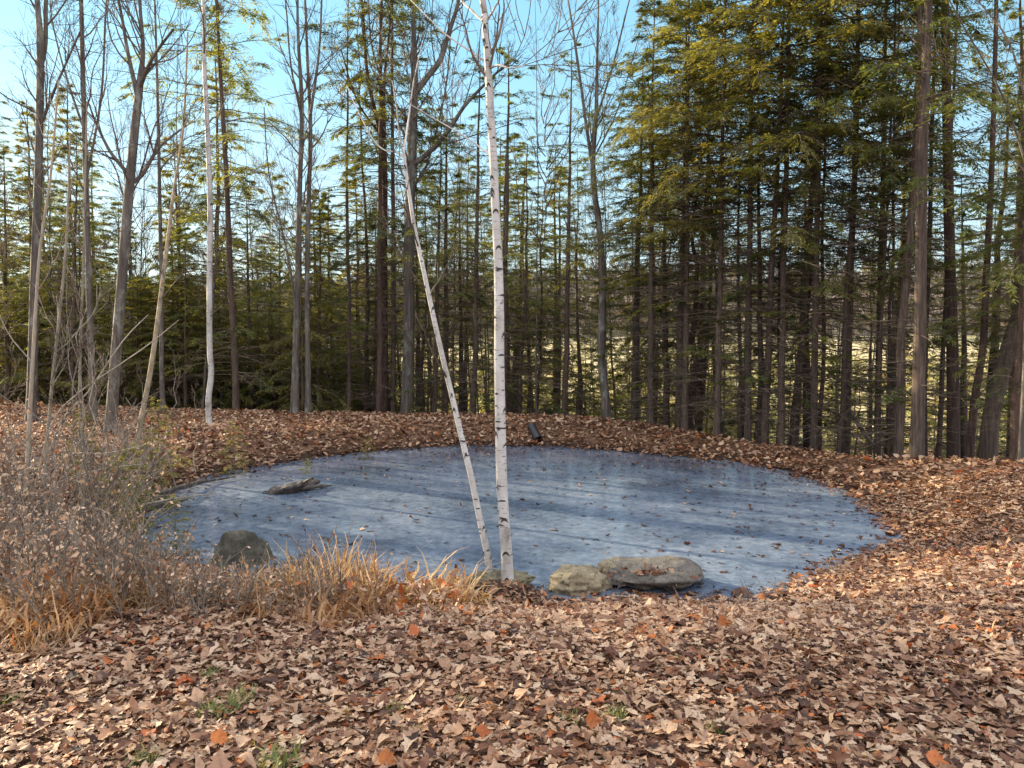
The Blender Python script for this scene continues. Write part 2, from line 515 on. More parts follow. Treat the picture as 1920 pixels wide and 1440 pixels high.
def scatter_leaves(mb, X, Y, Z, size, shapes, tilt, lift, tones):
    n = len(X)
    which = RNG.integers(0, len(shapes), n)
    for k, sh in enumerate(shapes):
        sel = np.where(which == k)[0]
        if len(sel) == 0: continue
        m = len(sel); s = size[sel]
        pts = np.vstack([[0, 0], sh])
        q = len(pts)
        c1 = RNG.normal(0, .55, m); c2 = RNG.normal(.4, .75, m); tw = RNG.normal(0, .6, m)
        px = np.repeat(pts[None, :, 0], m, 0); py = np.repeat(pts[None, :, 1], m, 0)
        jr = 1 + RNG.normal(0, .1, (m, q)); px = px * jr; py = py * jr
        pz = c1[:, None] * px ** 2 + c2[:, None] * py ** 2 + tw[:, None] * px * py + RNG.normal(0, .018, (m, q))
        L = np.stack([px, py, pz], -1) * s[:, None, None]
        az = RNG.uniform(0, 2 * PI, m); ta = RNG.uniform(0, 2 * PI, m)
        tl = np.abs(RNG.normal(0, tilt, m)); tl = np.where(RNG.random(m) < .045, RNG.uniform(.5, 1.3, m), tl)
        ca, sa = np.cos(az)[:, None], np.sin(az)[:, None]
        x = L[..., 0] * ca - L[..., 1] * sa; y = L[..., 0] * sa + L[..., 1] * ca; z = L[..., 2]
        # tilt about the horizontal axis (cos ta, sin ta)
        kx, ky = np.cos(ta)[:, None], np.sin(ta)[:, None]
        u = x * kx + y * ky; w = -x * ky + y * kx
        ct, st = np.cos(tl)[:, None], np.sin(tl)[:, None]
        w2 = w * ct - z * st; z2 = w * st + z * ct
        x = u * kx - w2 * ky; y = u * ky + w2 * kx
        low = np.minimum(z2.min(axis=1), 0) * .75
        V = np.stack([x + X[sel][:, None], y + Y[sel][:, None], z2 - low[:, None] + Z[sel][:, None] + lift[sel][:, None]], -1)
        base = (np.arange(m) * q)[:, None, None]
        i = np.arange(1, q)
        tri = np.stack([np.zeros(q - 1, int), i, np.roll(i, -1)], 1)
        mb.add(V.reshape(-1, 3), (base + tri[None]).reshape(-1, 3), 0, np.repeat(tones[sel], q))


def tones_for(X, Y, n):
    t = RNG.beta(1.55, 1.1, n) * .9
    t = t +   .2 * waves(X, Y, 21, 1.3) + .12 * waves(X, Y, 22, 4)
    t = np.clip(t, 0, .89)
    o = RNG.random(n)
    t = np.where(o < .028, RNG.uniform(.92, 1, n), t)
    t = np.where((o > .045) & (o < .15), RNG.uniform(0.05, .25, n), t)
    wet = np.exp(-np.maximum(shore_dist(X, Y), 0) / .13)                # leaves soaked at the water's edge
    return np.where(o > .045, t * (1 - .75 * wet), t)


def wedge(n, y0, y1, k=.74, extra=.8):
    Y = np.sqrt(RNG.uniform(y0 ** 2, y1 ** 2, n)); X = RNG.uniform(-1, 1, n) * (k * Y + extra)
    return X, Y


def build_litter():
    mb = MB()
    # near
    X, Y = wedge(98000, 1.5, 6.0, .74, 1.5)
    d = shore_dist(X, Y); k = d > .05; X, Y = X[k], Y[k]
    S = np.clip(RNG.lognormal(-3.05, .44, len(X)), .02, .12)
    scatter_leaves(mb, X, Y, height(X, Y), S, SHAPES, .15, RNG.uniform(.001, .04, len(X)), tones_for(X, Y, len(X)))
    # middle distance, both sides of the pond
    X, Y = wedge(80000, 6.0, 10.5, .8, 1.6)
    d = shore_dist(X, Y); k = (d > -.04) & (RNG.random(len(X)) < .35 + np.clip(d, 0, .2) * 4); X, Y = X[k], Y[k]
    S = np.clip(RNG.lognormal(-2.8, .4, len(X)), .025, .14)
    scatter_leaves(mb, X, Y, height(X, Y), S, SHAPES, .17, RNG.uniform(.001, .04, len(X)), tones_for(X, Y, len(X)))
    # banks beyond
    X, Y = wedge(76000, 10.5, 21, .76, 1)
    d = shore_dist(X, Y); k = (d > -.05) & (RNG.random(len(X)) < .3 + np.clip(d, 0, .25) * 4); X, Y = X[k], Y[k]
    S = RNG.uniform(.06, .13, len(X))
    scatter_leaves(mb, X, Y, height(X, Y), S, [SHAPES[2], SHAPES[1], FARSHAPES[0]], .38, RNG.uniform(.0, .07, len(X)), tones_for(X, Y, len(X)))
    X, Y = wedge(26000, 21, 46, .76, 1)
    S = RNG.uniform(.14, .26, len(X))
    scatter_leaves(mb, X, Y, height(X, Y), S, FARSHAPES, .3, RNG.uniform(.0, .05, len(X)), tones_for(X, Y, len(X)))
    o = mb.build('leaf_litter', [M['litter']], tone=True)
    tag(o, 'thick layer of fallen brown oak and maple leaves on the ground', 'fallen leaves', kind='stuff')
    # leaves frozen onto the ice
    mb = MB()
    X = RNG.uniform(-6, 6, 16000); Y = RNG.uniform(6.5, 17, 16000)
    d = shore_dist(X, Y)
    p = .17 + 1.1 * np.exp(-np.maximum(-d, 0) / .16) + .05 * smooth(-1, 4, X)
    k = (d < .02) & (RNG.random(16000) < p * .55); X, Y = X[k], Y[k]
    n = len(X)
    t = np.where(RNG.random(n) < .9, RNG.uniform(.0, .13, n), RNG.uniform(.5, .9, n))
    scatter_leaves(mb, X, Y, np.full(n, .003), RNG.uniform(.03, .1, n), SHAPES, .09, np.zeros(n), t)
    o = mb.build('ice_leaves', [M['litter']], tone=True)
    tag(o, 'dark fallen leaves scattered over the frozen pond', 'fallen leaves', kind='stuff')


build_litter()


# ---------------------------------------------------------------- conifers
def limb_path(p0, az, L, up0, droop, n, rng, wob=.05):
    s = np.linspace(0, 1, n)
    P = np.zeros((n, 3))
    P[:, 0] = p0[0] + np.cos(az) * L * s
    P[:, 1] = p0[1] + np.sin(az) * L * s
    P[:, 2] = p0[2] + L * (up0 * s - droop * s * s)
    P[1:] += rng.normal(0, wob * L * .4, (n - 1, 3)) * s[1:, None] * np.array([1, 1, .6])
    return P


def sprays(mb, P, twigs, tl, rng, leaf, tone0):
    """flat feathery twigs on the outer part of one limb"""
    n = len(P)
    s = rng.uniform(.18, 1.0, twigs); s[:3] = 1.0
    f = s * (n - 1); i = np.minimum(f.astype(int), n - 2); fr = (f - i)[:, None]
    base = P[i] * (1 - fr) + P[i + 1] * fr
    D = P[i + 1] - P[i]; D = D / (np.linalg.norm(D, axis=1, keepdims=True) + 1e-9)
    side = np.where(rng.random(twigs) < .5, 1, -1) * rng.uniform(.5, 1.2, twigs); side[:3] = rng.uniform(-.3, .3, 3)
    c, sn = np.cos(side), np.sin(side)
    TD = np.stack([D[:, 0] * c - D[:, 1] * sn, D[:, 0] * sn + D[:, 1] * c, D[:, 2] + rng.normal(-.08, .12, twigs)], 1)
    TD /= np.linalg.norm(TD, axis=1, keepdims=True)
    tl = tl * (1.15 - .75 * s) * rng.uniform(.6, 1.25, twigs)
    m = 11
    t = np.tile(np.linspace(.08, 1, m), 2); sd = np.repeat([1, -1], m)
    pos = base[:, None, :] + TD[:, None, :] * (tl[:, None] * t[None, :])[..., None]
    pos[..., 2] -= .22 * tl[:, None] * t[None, :] ** 2
    pos = pos + rng.normal(0, .018, pos.shape)
    ang = sd[None, :] * rng.uniform(.45, 1.0, (twigs, 2 * m))
    c, sn = np.cos(ang), np.sin(ang)
    dx, dy, dz = TD[:, None, 0], TD[:, None, 1], TD[:, None, 2]
    LD = np.stack([dx * c - dy * sn, dx * sn + dy * c, np.broadcast_to(dz, c.shape) + rng.normal(-.1, .2, c.shape)], -1)
    LD /= np.linalg.norm(LD, axis=2, keepdims=True)
    k = twigs * 2 * m
    N = np.stack([rng.normal(0, .45, k), rng.normal(0, .45, k), np.ones(k)], 1)
    LL = leaf * rng.uniform(.65, 1.3, k) * np.tile(1.15 - .5 * t, twigs)
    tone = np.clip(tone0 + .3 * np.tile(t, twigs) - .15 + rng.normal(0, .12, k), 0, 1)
    keep = rng.random(k) < .9
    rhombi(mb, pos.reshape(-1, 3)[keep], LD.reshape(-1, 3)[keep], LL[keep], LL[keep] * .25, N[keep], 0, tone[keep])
    return base, TD, tl


def conifer(seed, Ht, cb, spread, nb, r0, dead=40, leaf=.12, twigs=18, young=False, bark='pine_bark', gap=.12, lowgreen=0, wob=.05):
    rng = np.random.default_rng(seed)
    n = 14
    zz = np.linspace(-.25, Ht, n)
    tx = np.cumsum(rng.normal(0, wob, n)) * .5; ty = np.cumsum(rng.normal(0, wob, n)) * .5
    tx -= tx[0]; ty -= ty[0]
    TP = np.stack([tx, ty, zz], 1)
    TR = r0 * (1 - .9 * np.clip(zz / Ht, 0, 1) ** 1.1); TR[0] *= 1.45; TR[1] *= 1.02
    tb = MB()
    # finer base so the root flare reads
    zf = np.concatenate([[-.25, .0, .18, .45], zz[1:]])
    TPf = np.stack([np.interp(zf, zz, tx), np.interp(zf, zz, ty), zf], 1)
    TRf = np.concatenate([[r0 * 1.6, r0 * 1.35, r0 * 1.13, r0 * 1.02], TR[1:]])
    tb.tubes([(TPf, TRf, 9)])
    fb = MB()
    paths = []
    axis = lambda z: np.array([np.interp(z, zz, tx), np.interp(z, zz, ty), z])
    for i in range(nb):
        u = (i + rng.random()) / nb
        z = cb + (Ht - cb) * u ** .9 * .985
        u = (z - cb) / (Ht - cb)
        if rng.random() < gap: continue
        prof = (1 - u) ** .8 * min(1, .55 + 2.2 * u) + .05
        L = spread * prof * rng.uniform(.45, 1.25)
        az = i * 2.4 + rng.normal(0, .7)
        up = rng.uniform(-.2, .35) + .45 * u
        P = limb_path(axis(z), az, L, up, .15 + .25 * rng.random(), 6, rng, .09)
        paths.append((P, np.linspace(.006 + .011 * L / 2, .004, 6), 4))
        tw = max(5, int(twigs * (.35 + .65 * L / spread)))
        base, TD, tl = sprays(fb, P, tw, .34 * L + .22, rng, leaf, rng.uniform(.2, .75))
        for b_, d_, l_ in zip(base[::2], TD[::2], tl[::2]):
            q = np.stack([b_, b_ + d_ * l_ * .5, b_ + d_ * l_ - [0, 0, .22 * l_]])
            paths.append((q, np.array([.006, .005, .003]), 3))
    for i in range(lowgreen):
        z = rng.uniform(cb * .25, cb)
        L = spread * rng.uniform(.35, .8)
        P = limb_path(axis(z), rng.uniform(0, 6.28), L, rng.uniform(-.05, .15), .2, 6, rng)
        paths.append((P, np.linspace(.012, .004, 6), 4))
        sprays(fb, P, max(4, int(twigs * .4)), .3 * L + .15, rng, leaf, rng.uniform(.2, .6))
    for i in range(dead):
        z = rng.uniform(.9, cb + .25 * (Ht - cb)) if cb > 1.2 else rng.uniform(.4, Ht * .5)
        L = rng.uniform(.5, 1.0) * spread * (.75 if cb > 1.2 else .5)
        az = rng.uniform(0, 2 * PI)
        P = limb_path(axis(z), az, L, rng.uniform(-.15, .2), rng.uniform(.05, .25), 6, rng, .09)
        paths.append((P, np.linspace(.011, .003, 6), 4))
        for k in range(rng.integers(4, 8)):
            s = rng.integers(1, 5)
            a2 = az + rng.choice([-1, 1]) * rng.uniform(.4, 1.1)
            Q = limb_path(P[s] + (P[s + 1] - P[s]) * rng.random(), a2, L * rng.uniform(.2, .5), rng.uniform(-.2, .25), .2, 4, rng, .1)
            paths.append((Q, np.linspace(.005, .002, 4), 3))
    fb.tubes(paths, 1)
    nm = 'young' if young else 'needles'  # young picks the sunlit-coloured needles, on some grown trees too
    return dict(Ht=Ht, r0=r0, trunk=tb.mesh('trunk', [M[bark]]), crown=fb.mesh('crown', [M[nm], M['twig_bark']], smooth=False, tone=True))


TALL = [conifer(101, 17, 4.6, 2.4, 100, .16, 70, twigs=26, leaf=.105, lowgreen=8), conifer(102, 16, 4.2, 2.2, 92, .15, 64, twigs=26, leaf=.105, lowgreen=8, bark='red_bark'),
        conifer(103, 18, 5.0, 2.7, 96, .17, 74, twigs=26, leaf=.105, lowgreen=8, gap=.15), conifer(104, 15, 4.6, 2.0, 80, .13, 66, twigs=24, leaf=.105, lowgreen=7, gap=.2)]
THIN = [conifer(111, 13, 4.6, 1.5, 46, .08, 64, leaf=.1, lowgreen=4, gap=.3), conifer(112, 12, 4.2, 1.4, 42, .07, 60, leaf=.1, lowgreen=4, gap=.3, bark='red_bark', wob=.09),
        conifer(113, 14, 5.4, 1.3, 38, .075, 74, leaf=.1, lowgreen=3, gap=.35)]
CONE = [conifer(121, 11, 1.2, 2.0, 110, .11, 24, twigs=24, leaf=.105, young=True), conifer(122, 12, 1.6, 2.3, 110, .12, 30, twigs=24, leaf=.105, gap=.2), conifer(123, 9.5, .8, 1.8, 100, .1, 20, twigs=24, leaf=.105, young=True)]
SPARSE = [conifer(131, 16, 3.8, 2.7, 50, .15, 76, twigs=18, leaf=.105, gap=.2, lowgreen=5), conifer(132, 15, 3.4, 3.0, 48, .14, 76, twigs=18, leaf=.105, gap=.2, lowgreen=5)]
HEM = [conifer(151, 14, 5.6, 2.7, 104, .14, 70, twigs=28, leaf=.1, lowgreen=3, young=True, gap=.16), conifer(152, 14, 6.2, 2.5, 96, .14, 70, twigs=28, leaf=.1, lowgreen=3, young=True, gap=.18)]  # grown hemlocks, sunlit crowns painted by the lighter needles
YOUNG = [conifer(141, 3.2, .15, 1.15, 54, .03, 0, leaf=.085, twigs=14, young=True), conifer(142, 4.4, .2, 1.35, 60, .04, 4, leaf=.085, twigs=15, young=True),
         conifer(143, 2.2, .1, .95, 40, .022, 0, leaf=.08, twigs=13, young=True)]
USED = {}


def plant(proto, name, x, y, label, cat='conifer tree', group=None, h=1.0, rad=None, lean=(0, 0), rz=None, wide=None):
    """a tree from a prototype: empty > trunk, limbs, crown (copies share mesh data)"""
    z = h1(x, y)
    t = empty(name, (x, y, z), label, cat, group)
    rz = random.uniform(0, 6.28) if rz is None else rz
    t.rotation_euler = Euler((lean[1], lean[0], 0))
    rs = (rad / proto['r0']) if rad else h
    w = wide or h
    first = USED.setdefault(id(proto), {})
    for part, sx in (('trunk', rs), ('crown', w)):
        if part in first: o = first[part].copy(); COL.objects.link(o)
        else: o = mesh_obj(part, proto[part]); first[part] = o
        o.name = part
        o.parent = t
        o.location = (0, 0, 0); o.rotation_euler = (0, 0, rz); o.scale = (sx, sx, h)
    return t


# ---------------------------------------------------------------- bare trees
def grow(paths, p, d, L, r, lvl, maxl, rng, up=.12, kids=(0, 7, 6, 4)):
    n = 7 if lvl < 2 else (5 if lvl == 2 else 4)
    P = [np.array(p, float)]; d = unit(d); seg = L / (n - 1)
    dirs = [d]
    for i in range(n - 1):
        d = unit(d + rng.normal(0, .13 if lvl > 0 else .05, 3) + np.array([0, 0, up]))
        P.append(P[-1] + d * seg); dirs.append(d)
    P = np.array(P)
    R = r * np.linspace(1, .3, n)
    paths.append((P, np.maximum(R, .0034), {0: 9, 1: 6, 2: 4}.get(lvl, 3)))
    if lvl >= maxl: return
    for k in range(kids[min(lvl + 1, 3)]):
        t = rng.uniform(.22, 1) * (n - 1); i = min(int(t), n - 2); fr = t - i
        b = P[i] * (1 - fr) + P[i + 1] * fr
        ax = unit(np.cross(dirs[i + 1], rng.normal(0, 1, 3)))
        ang = rng.uniform(.45, .95)
        nd_ = dirs[i + 1] * math.cos(ang) + ax * math.sin(ang)
        grow(paths, b, nd_, L * rng.uniform(.3, .58) * (1.1 - .4 * t / n), max(.0026, r * np.interp(t, [0, n - 1], [.5, .25])), lvl + 1, maxl, rng, up, kids)


def side_limbs(paths, P, R, rng, count, t0, L0, maxl=3, kids=(0, 7, 6, 4), ang=(.5, .95), up=.13):
    n = len(P)
    cum = np.concatenate([[0], np.cumsum(np.linalg.norm(np.diff(P, axis=0), axis=1))]); tot = cum[-1]
    for k in range(count):
        s = rng.uniform(t0, .98) * tot
        b = np.array([np.interp(s, cum, P[:, j]) for j in range(3)]); r = float(np.interp(s, cum, R))
        i = min(max(int(np.searchsorted(cum, s)) - 1, 0), n - 2)
        d = unit(P[i + 1] - P[i])
        ax = unit(np.cross(d, rng.normal(0, 1, 3))); a = rng.uniform(*ang)
        grow(paths, b, d * math.cos(a) + ax * math.sin(a), L0 * rng.uniform(.5, 1.15) * (1.25 - .7 * s / tot), min(r * .45, .02), 1, maxl, rng, up, kids)


def bare_proto(seed, Ht, r0, limbs, bark='grey_bark', t0=.35, L0=2.6):
    rng = np.random.default_rng(seed)
    n = 12
    z = np.linspace(-.2, Ht, n)
    P = np.stack([np.cumsum(rng.normal(0, .07, n)), np.cumsum(rng.normal(0, .07, n)), z], 1); P[:, :2] -= P[0, :2]
    R = r0 * (1 - .88 * np.linspace(0, 1, n)); R[0] *= 1.3
    tb = MB(); tb.tubes([(P, R, 8)])
    paths = []
    side_limbs(paths, P, R, rng, limbs, t0, L0)
    lb = MB(); lb.tubes(paths)
    return dict(Ht=Ht, r0=r0, trunk=tb.mesh('trunk', [M[bark]]), crown=lb.mesh('crown', [M['twig_bark']]))


BARE = [bare_proto(201, 14, .09, 26), bare_proto(202, 13, .07, 22), bare_proto(203, 15, .1, 28), bare_proto(204, 11, .05, 18, t0=.25, L0=2.0)]


def plant_bare(proto, x, y, label, group, h=1.0, rad=None, lean=(0, 0), name='bare_tree'):
    t = empty(name, (x, y, h1(x, y)), label, 'bare tree', group)
    t.rotation_euler = Euler((lean[1], lean[0], 0))
    rz = random.uniform(0, 6.28)
    first = USED.setdefault(id(proto), {})
    for part, sx in (('trunk', (rad / proto['r0']) if rad else h), ('crown', h)):
        if part in first: o = first[part].copy(); COL.objects.link(o)
        else: o = mesh_obj(part, proto[part]); first[part] = o
        o.name = part; o.parent = t
        o.rotation_euler = (0, 0, rz); o.scale = (sx, sx, h)
    return t


def resample(pts, k=3):
    P = np.array(pts, float); n = len(P); out = []
    for i in range(n - 1):
        a, b, c, d = P[max(i - 1, 0)], P[i], P[i + 1], P[min(i + 2, n - 1)]
        for t in np.arange(k) / k:
            out.append(.5 * ((2 * b) + (-a + c) * t + (2 * a - 5 * b + 4 * c - d) * t * t + (-a + 3 * b - 3 * c + d) * t ** 3))
    out.append(P[-1])
    return np.array(out)


def shaped_tree(name, label, Y, stems, bark, cat='bare tree', seed=1, limbs=10, t0=.45, L0=2.0, twig='twig_bark', depth=None, maxl=3,
                kids=(0, 6, 5, 4), extend=True, scars=0, dead=0, green=0, group=None):
    """a tree whose stems follow their seen course; each stem at its own depth offset"""
    rng = np.random.default_rng(seed)
    main = stems[0]
    b0 = at_y(main[0][0], main[0][1], Y)
    base = Vector((b0.x, Y, h1(b0.x, Y)))
    t = empty(name, base, label, cat, group)
    tb, paths, fb = MB(), [], MB()
    allst = []
    for si, st in enumerate(stems):
        dd = 0 if si == 0 else (depth[si - 1] if depth else rng.uniform(-.9, .9))
        W = []
        for i, (px, py, w) in enumerate(st):
            f = 0 if len(st) == 1 else i / (len(st) - 1)
            yy = Y + dd * f
            q = at_y(px, py, yy)
            W.append((q.x, q.y, q.z, w * yy / F * ((.37 if Y == 6.84 else .42) if bark != 'pine_bark' else .43)))
        W = np.array(W)
        if si == 0 or (st[0][1] > 700): W[0, 2] = h1(W[0, 0], W[0, 1]) - .12
        if extend and st[-1][1] < 30:                    # carry on above the frame
            dirv = W[-1, :3] - W[-2, :3]; dirv = dirv / np.linalg.norm(dirv)
            W = np.vstack([W, np.concatenate([W[-1, :3] + dirv * 1.5 + rng.normal(0, .1, 3), [W[-1, 3] * .6]]),
                           np.concatenate([W[-1, :3] + dirv * 3.2 + rng.normal(0, .25, 3), [.006]])])
        W = resample(W, 4)
        P, R = W[:, :3], np.maximum(W[:, 3], .004)
        P = P - np.array(base)
        if si == 0 or st[0][1] > 700: R[0] *= 1.35; R[1] *= 1.12
        tb.tubes([(P, R, 12 if Y < 9 else 9)])
        allst.append((P, R))
        if limbs: side_limbs(paths, P, R, rng, int(limbs * (1.6 if si == 0 else .9) * (1.0 if Y > 12 else .6)), t0 if (si == 0 or st[0][1] > 700) else .12, L0, maxl, kids)
        for k in range(int(dead * (1 if si == 0 else .4))):
            s = rng.uniform(.15, .8); i = int(s * (len(P) - 1))
            az = rng.uniform(0, 6.28); L = rng.uniform(.6, 1.5)
            Q = limb_path(P[i], az, L, rng.uniform(-.1, .3), .15, 6, rng, .09)
            paths.append((Q, np.linspace(.009, .003, 6), 4))
            for kk in range(4):
                j = rng.integers(1, 5)
                paths.append((limb_path(Q[j], az + rng.choice([-1, 1]) * rng.uniform(.4, 1), L * rng.uniform(.2, .45), .1, .1, 4, rng, .1), np.linspace(.004, .002, 4), 3))
        for k in range(green):
            s = rng.uniform(.35, 1); i = int(s * (len(P) - 1))
            Q = limb_path(P[i], rng.uniform(0, 6.28), rng.uniform(1.0, 2.4), rng.uniform(-.05, .25), .25, 6, rng)
            paths.append((Q, np.linspace(.014, .004, 6), 4))
            sprays(fb, Q, 14, .9, rng, .12, rng.uniform(.2, .7))
    if paths:
        fb.tubes(paths, 1); fb.build('crown', [M['needles'], M[twig]], t, smooth=False, tone=True)
    if scars:
        sb = tb
        for P, R in allst[:1]:
            for k in range(scars):
                s = rng.uniform(.03, .97) * (len(P) - 1); i = min(int(s), len(P) - 2); fr = s - i
                c = P[i] * (1 - fr) + P[i + 1] * fr; r = R[i] * (1 - fr) + R[i + 1] * fr
                az = rng.uniform(PI, 2 * PI) if rng.random() < .75 else rng.uniform(0, PI)
                big = rng.random() < .45
                ha, hz = (rng.uniform(.35, .75), rng.uniform(.008, .016)) if not big else (rng.uniform(.45, .8), rng.uniform(.02, .035))
                m = 9
                a = np.linspace(-ha, ha, m)
                prof = np.sqrt(np.clip(1 - (a / ha) ** 2, 0, 1))
                arch = -(hz * 1.6 if big else hz * .5) * (a / ha) ** 2
                top = np.stack([c[0] + (r + .0015 + .004 * prof) * np.cos(az + a), c[1] + (r + .0015 + .004 * prof) * np.sin(az + a), c[2] + arch + hz * prof * .5], 1)
                bot = np.stack([c[0] + (r + .0015) * np.cos(az + a), c[1] + (r + .0015) * np.sin(az + a), c[2] + arch - hz * prof * .5 - .001], 1)
                idx = np.arange(m - 1)
                sb.add(np.vstack([top, bot]), np.stack([idx, idx + m, idx + m + 1, idx + 1], 1), 1)
    tb.build('trunk', [M[bark], M['scar']], t)
    return t


# foreground birches
shaped_tree('birch_tree', 'tall straight white birch trunk standing in the foreground at the near shore', 6.74,
            [[(954, 1088, 30), (949, 1030, 27), (944, 960, 25), (940, 880, 25), (938, 780, 24), (936, 680, 23), (936, 590, 22), (934, 490, 20), (929, 390, 19), (925, 300, 18), (919, 200, 17), (914, 110, 15), (908, 30, 14), (905, 0, 13)],
             [(932, 300, 5), (905, 280, 4), (862, 250, 3.2), (810, 220, 2.5), (760, 190, 1.5)],
             [(918, 128, 6), (935, 122, 5), (958, 128, 3), (985, 122, 2)],
             [(916, 120, 5), (880, 95, 4), (830, 60, 3), (790, 20, 2)],
             [(906, 40, 6), (880, 15, 5), (850, -20, 4)], [(912, 40, 6), (930, 10, 4), (950, -40, 3)]],
            'birch', 'birch', seed=5, limbs=9, t0=.5, L0=1.3, maxl=2, scars=64, depth=[.4, -.3, .3, .2, -.2])
shaped_tree('birch_tree', 'slim white birch leaning left beside the straight foreground birch', 6.84,
            [[(922, 1084, 19), (912, 1030, 18), (899, 970, 17), (885, 900, 16), (868, 830, 15), (848, 745, 14), (830, 670, 13), (812, 590, 12), (795, 510, 11), (778, 430, 10), (766, 355, 9), (757, 290, 8)],
             [(757, 295, 6), (742, 285, 4.5), (722, 282, 3.5), (700, 262, 3), (672, 210, 2.2), (650, 160, 1.5)],
             [(757, 290, 6), (762, 255, 5), (768, 210, 4), (776, 150, 3), (792, 80, 2)],
             [(757, 292, 4), (748, 250, 3), (744, 205, 2.5), (735, 150, 1.6)]],
            'birch', 'birch', seed=6, limbs=6, t0=.35, L0=.9, maxl=2, scars=40, depth=[.3, .3, -.2])

# hero trees: stems traced on the photograph, set at their own distance
shaped_tree('forked_tree', 'dark forked tree with thick broken limbs among the trees on the left', 15.0,
            [[(206, 830, 26), (215, 700, 24), (226, 560, 22), (236, 430, 21), (250, 270, 19), (261, 170, 16), (268, 90, 9), (262, 0, 7)],
             [(259, 185, 12), (240, 100, 8), (222, 0, 6)], [(262, 165, 10), (285, 110, 7), (325, 55, 5)],
             [(241, 345, 10), (266, 328, 9), (300, 275, 6), (350, 235, 4)], [(237, 322, 9), (207, 285, 7), (182, 235, 5), (165, 190, 3)]],
            'grey_bark', seed=11, limbs=8, t0=.35, L0=1.8, dead=8)
shaped_tree('bare_tree', 'thick grey bare trunk forking high near the left edge', 17.0,
            [[(58, 805, 23), (62, 650, 20), (66, 500, 19), (72, 330, 17), (76, 100, 15), (70, 0, 11)], [(76, 125, 12), (85, 80, 10), (86, 0, 9)],
             [(74, 240, 8), (110, 150, 5), (150, 60, 4)]], 'grey_bark', seed=12, limbs=9, t0=.4, L0=2.0, dead=8)
shaped_tree('bare_tree', 'dark slender trunk between the left edge and the forked tree', 18.0,
            [[(176, 800, 15), (168, 560, 13), (160, 300, 11), (152, 0, 9)], [(163, 330, 6), (190, 180, 5), (200, 0, 4)], [(160, 250, 6), (120, 130, 4), (95, 20, 3)]], 'grey_bark', seed=13, limbs=9, t0=.35, L0=1.8, dead=10)
shaped_tree('birch_tree', 'pale yellowish birch leaning right over the left shore', 12.6,
            [[(252, 866, 13), (262, 800, 12), (271, 755, 11.5), (284, 685, 11), (296, 600, 10), (306, 520, 9), (316, 440, 8), (327, 350, 6), (344, 235, 5), (352, 60, 3)]],
            'pale_bark', 'birch', seed=14, limbs=8, t0=.35, L0=1.0, maxl=2)
shaped_tree('birch_tree', 'straight white birch beyond the left corner of the pond', 16.6,
            [[(393, 803, 14), (391, 750, 13), (396, 700, 12.5), (393, 640, 12), (393, 500, 12), (394, 380, 11.5), (388, 220, 10), (383, 120, 9), (381, 0, 7)]],
            'birch', 'birch', seed=15, limbs=8, t0=.5, L0=1.5, scars=30, dead=4)
shaped_tree('bare_tree', 'pale grey trunk just behind the leaning yellow birch', 19.0,
            [[(306, 775, 11), (303, 680, 10), (303, 560, 9), (300, 400, 8), (296, 200, 6), (290, 0, 4)]], 'grey_bark', seed=16, limbs=8, t0=.4, L0=1.4)
shaped_tree('double_tree', 'bare tree of two upright stems left of the forest gap', 19.0,
            [[(552, 795, 18), (556, 600, 14), (562, 350, 11), (566, 200, 9), (560, 90, 7), (558, 0, 5)],
             [(578, 790, 13), (576, 500, 11), (582, 250, 9), (578, 150, 7), (572, 0, 5)], [(582, 215, 7), (598, 100, 5), (603, 0, 4)],
             [(564, 215, 5), (545, 120, 4), (535, 0, 3)], [(557, 600, 7), (540, 480, 4), (505, 330, 3), (495, 200, 2)]],
            'grey_bark', seed=17, limbs=12, t0=.35, L0=1.7, dead=5, depth=[.3, .3, -.5, -.7])
shaped_tree('forked_tree', 'stout grey trunk behind the leaning birch with a wide right fork', 20.0,
            [[(762, 790, 30), (766, 650, 26), (768, 400, 23), (773, 250, 20), (777, 150, 16), (775, 50, 11), (776, 0, 9)],
             [(777, 178, 14), (800, 146, 13), (825, 113, 12), (842, 60, 10), (860, 0, 8)],
             [(778, 307, 12), (808, 282, 11), (840, 247, 9), (870, 200, 8), (912, 155, 6), (960, 110, 4)],
             [(771, 272, 8), (745, 225, 5), (700, 100, 4), (690, 0, 3)], [(772, 350, 8), (800, 310, 5), (835, 170, 4), (845, 60, 3)]],
            'grey_bark', seed=18, limbs=14, t0=.35, L0=2.1, dead=6, depth=[.4, -.5, .8, 1.2])
shaped_tree('bare_tree', 'tall bare tree forking left of the stout grey trunk', 21.0,
            [[(722, 780, 15), (721, 500, 13), (721, 300, 12), (711, 240, 10), (690, 150, 8), (683, 60, 6), (678, 0, 5)],
             [(721, 262, 9), (720, 160, 7), (730, 60, 5), (735, 0, 4)], [(715, 255, 6), (670, 190, 4), (640, 95, 3)]], 'red_bark', seed=19, limbs=14, t0=.4, L0=1.9, dead=10)
shaped_tree('curved_tree', 'grey tree with a curved base and forked bare top right of the birches', 18.2,
            [[(1142, 800, 22), (1134, 735, 20), (1127, 650, 18), (1130, 560, 17), (1126, 450, 15), (1116, 370, 13), (1112, 300, 11), (1118, 210, 9), (1120, 100, 6), (1122, 0, 4)],
             [(1114, 330, 9), (1100, 240, 7), (1088, 150, 6), (1075, 60, 5), (1065, 0, 4)], [(1116, 230, 5), (1150, 120, 4), (1180, 0, 3)],
             [(1090, 160, 4), (1080, 80, 3), (1110, 10, 2)], [(1117, 290, 4), (1160, 200, 3), (1200, 60, 2)]], 'grey_bark', seed=20, limbs=9, t0=.45, L0=1.6, depth=[.3, -.3, .2, .6])
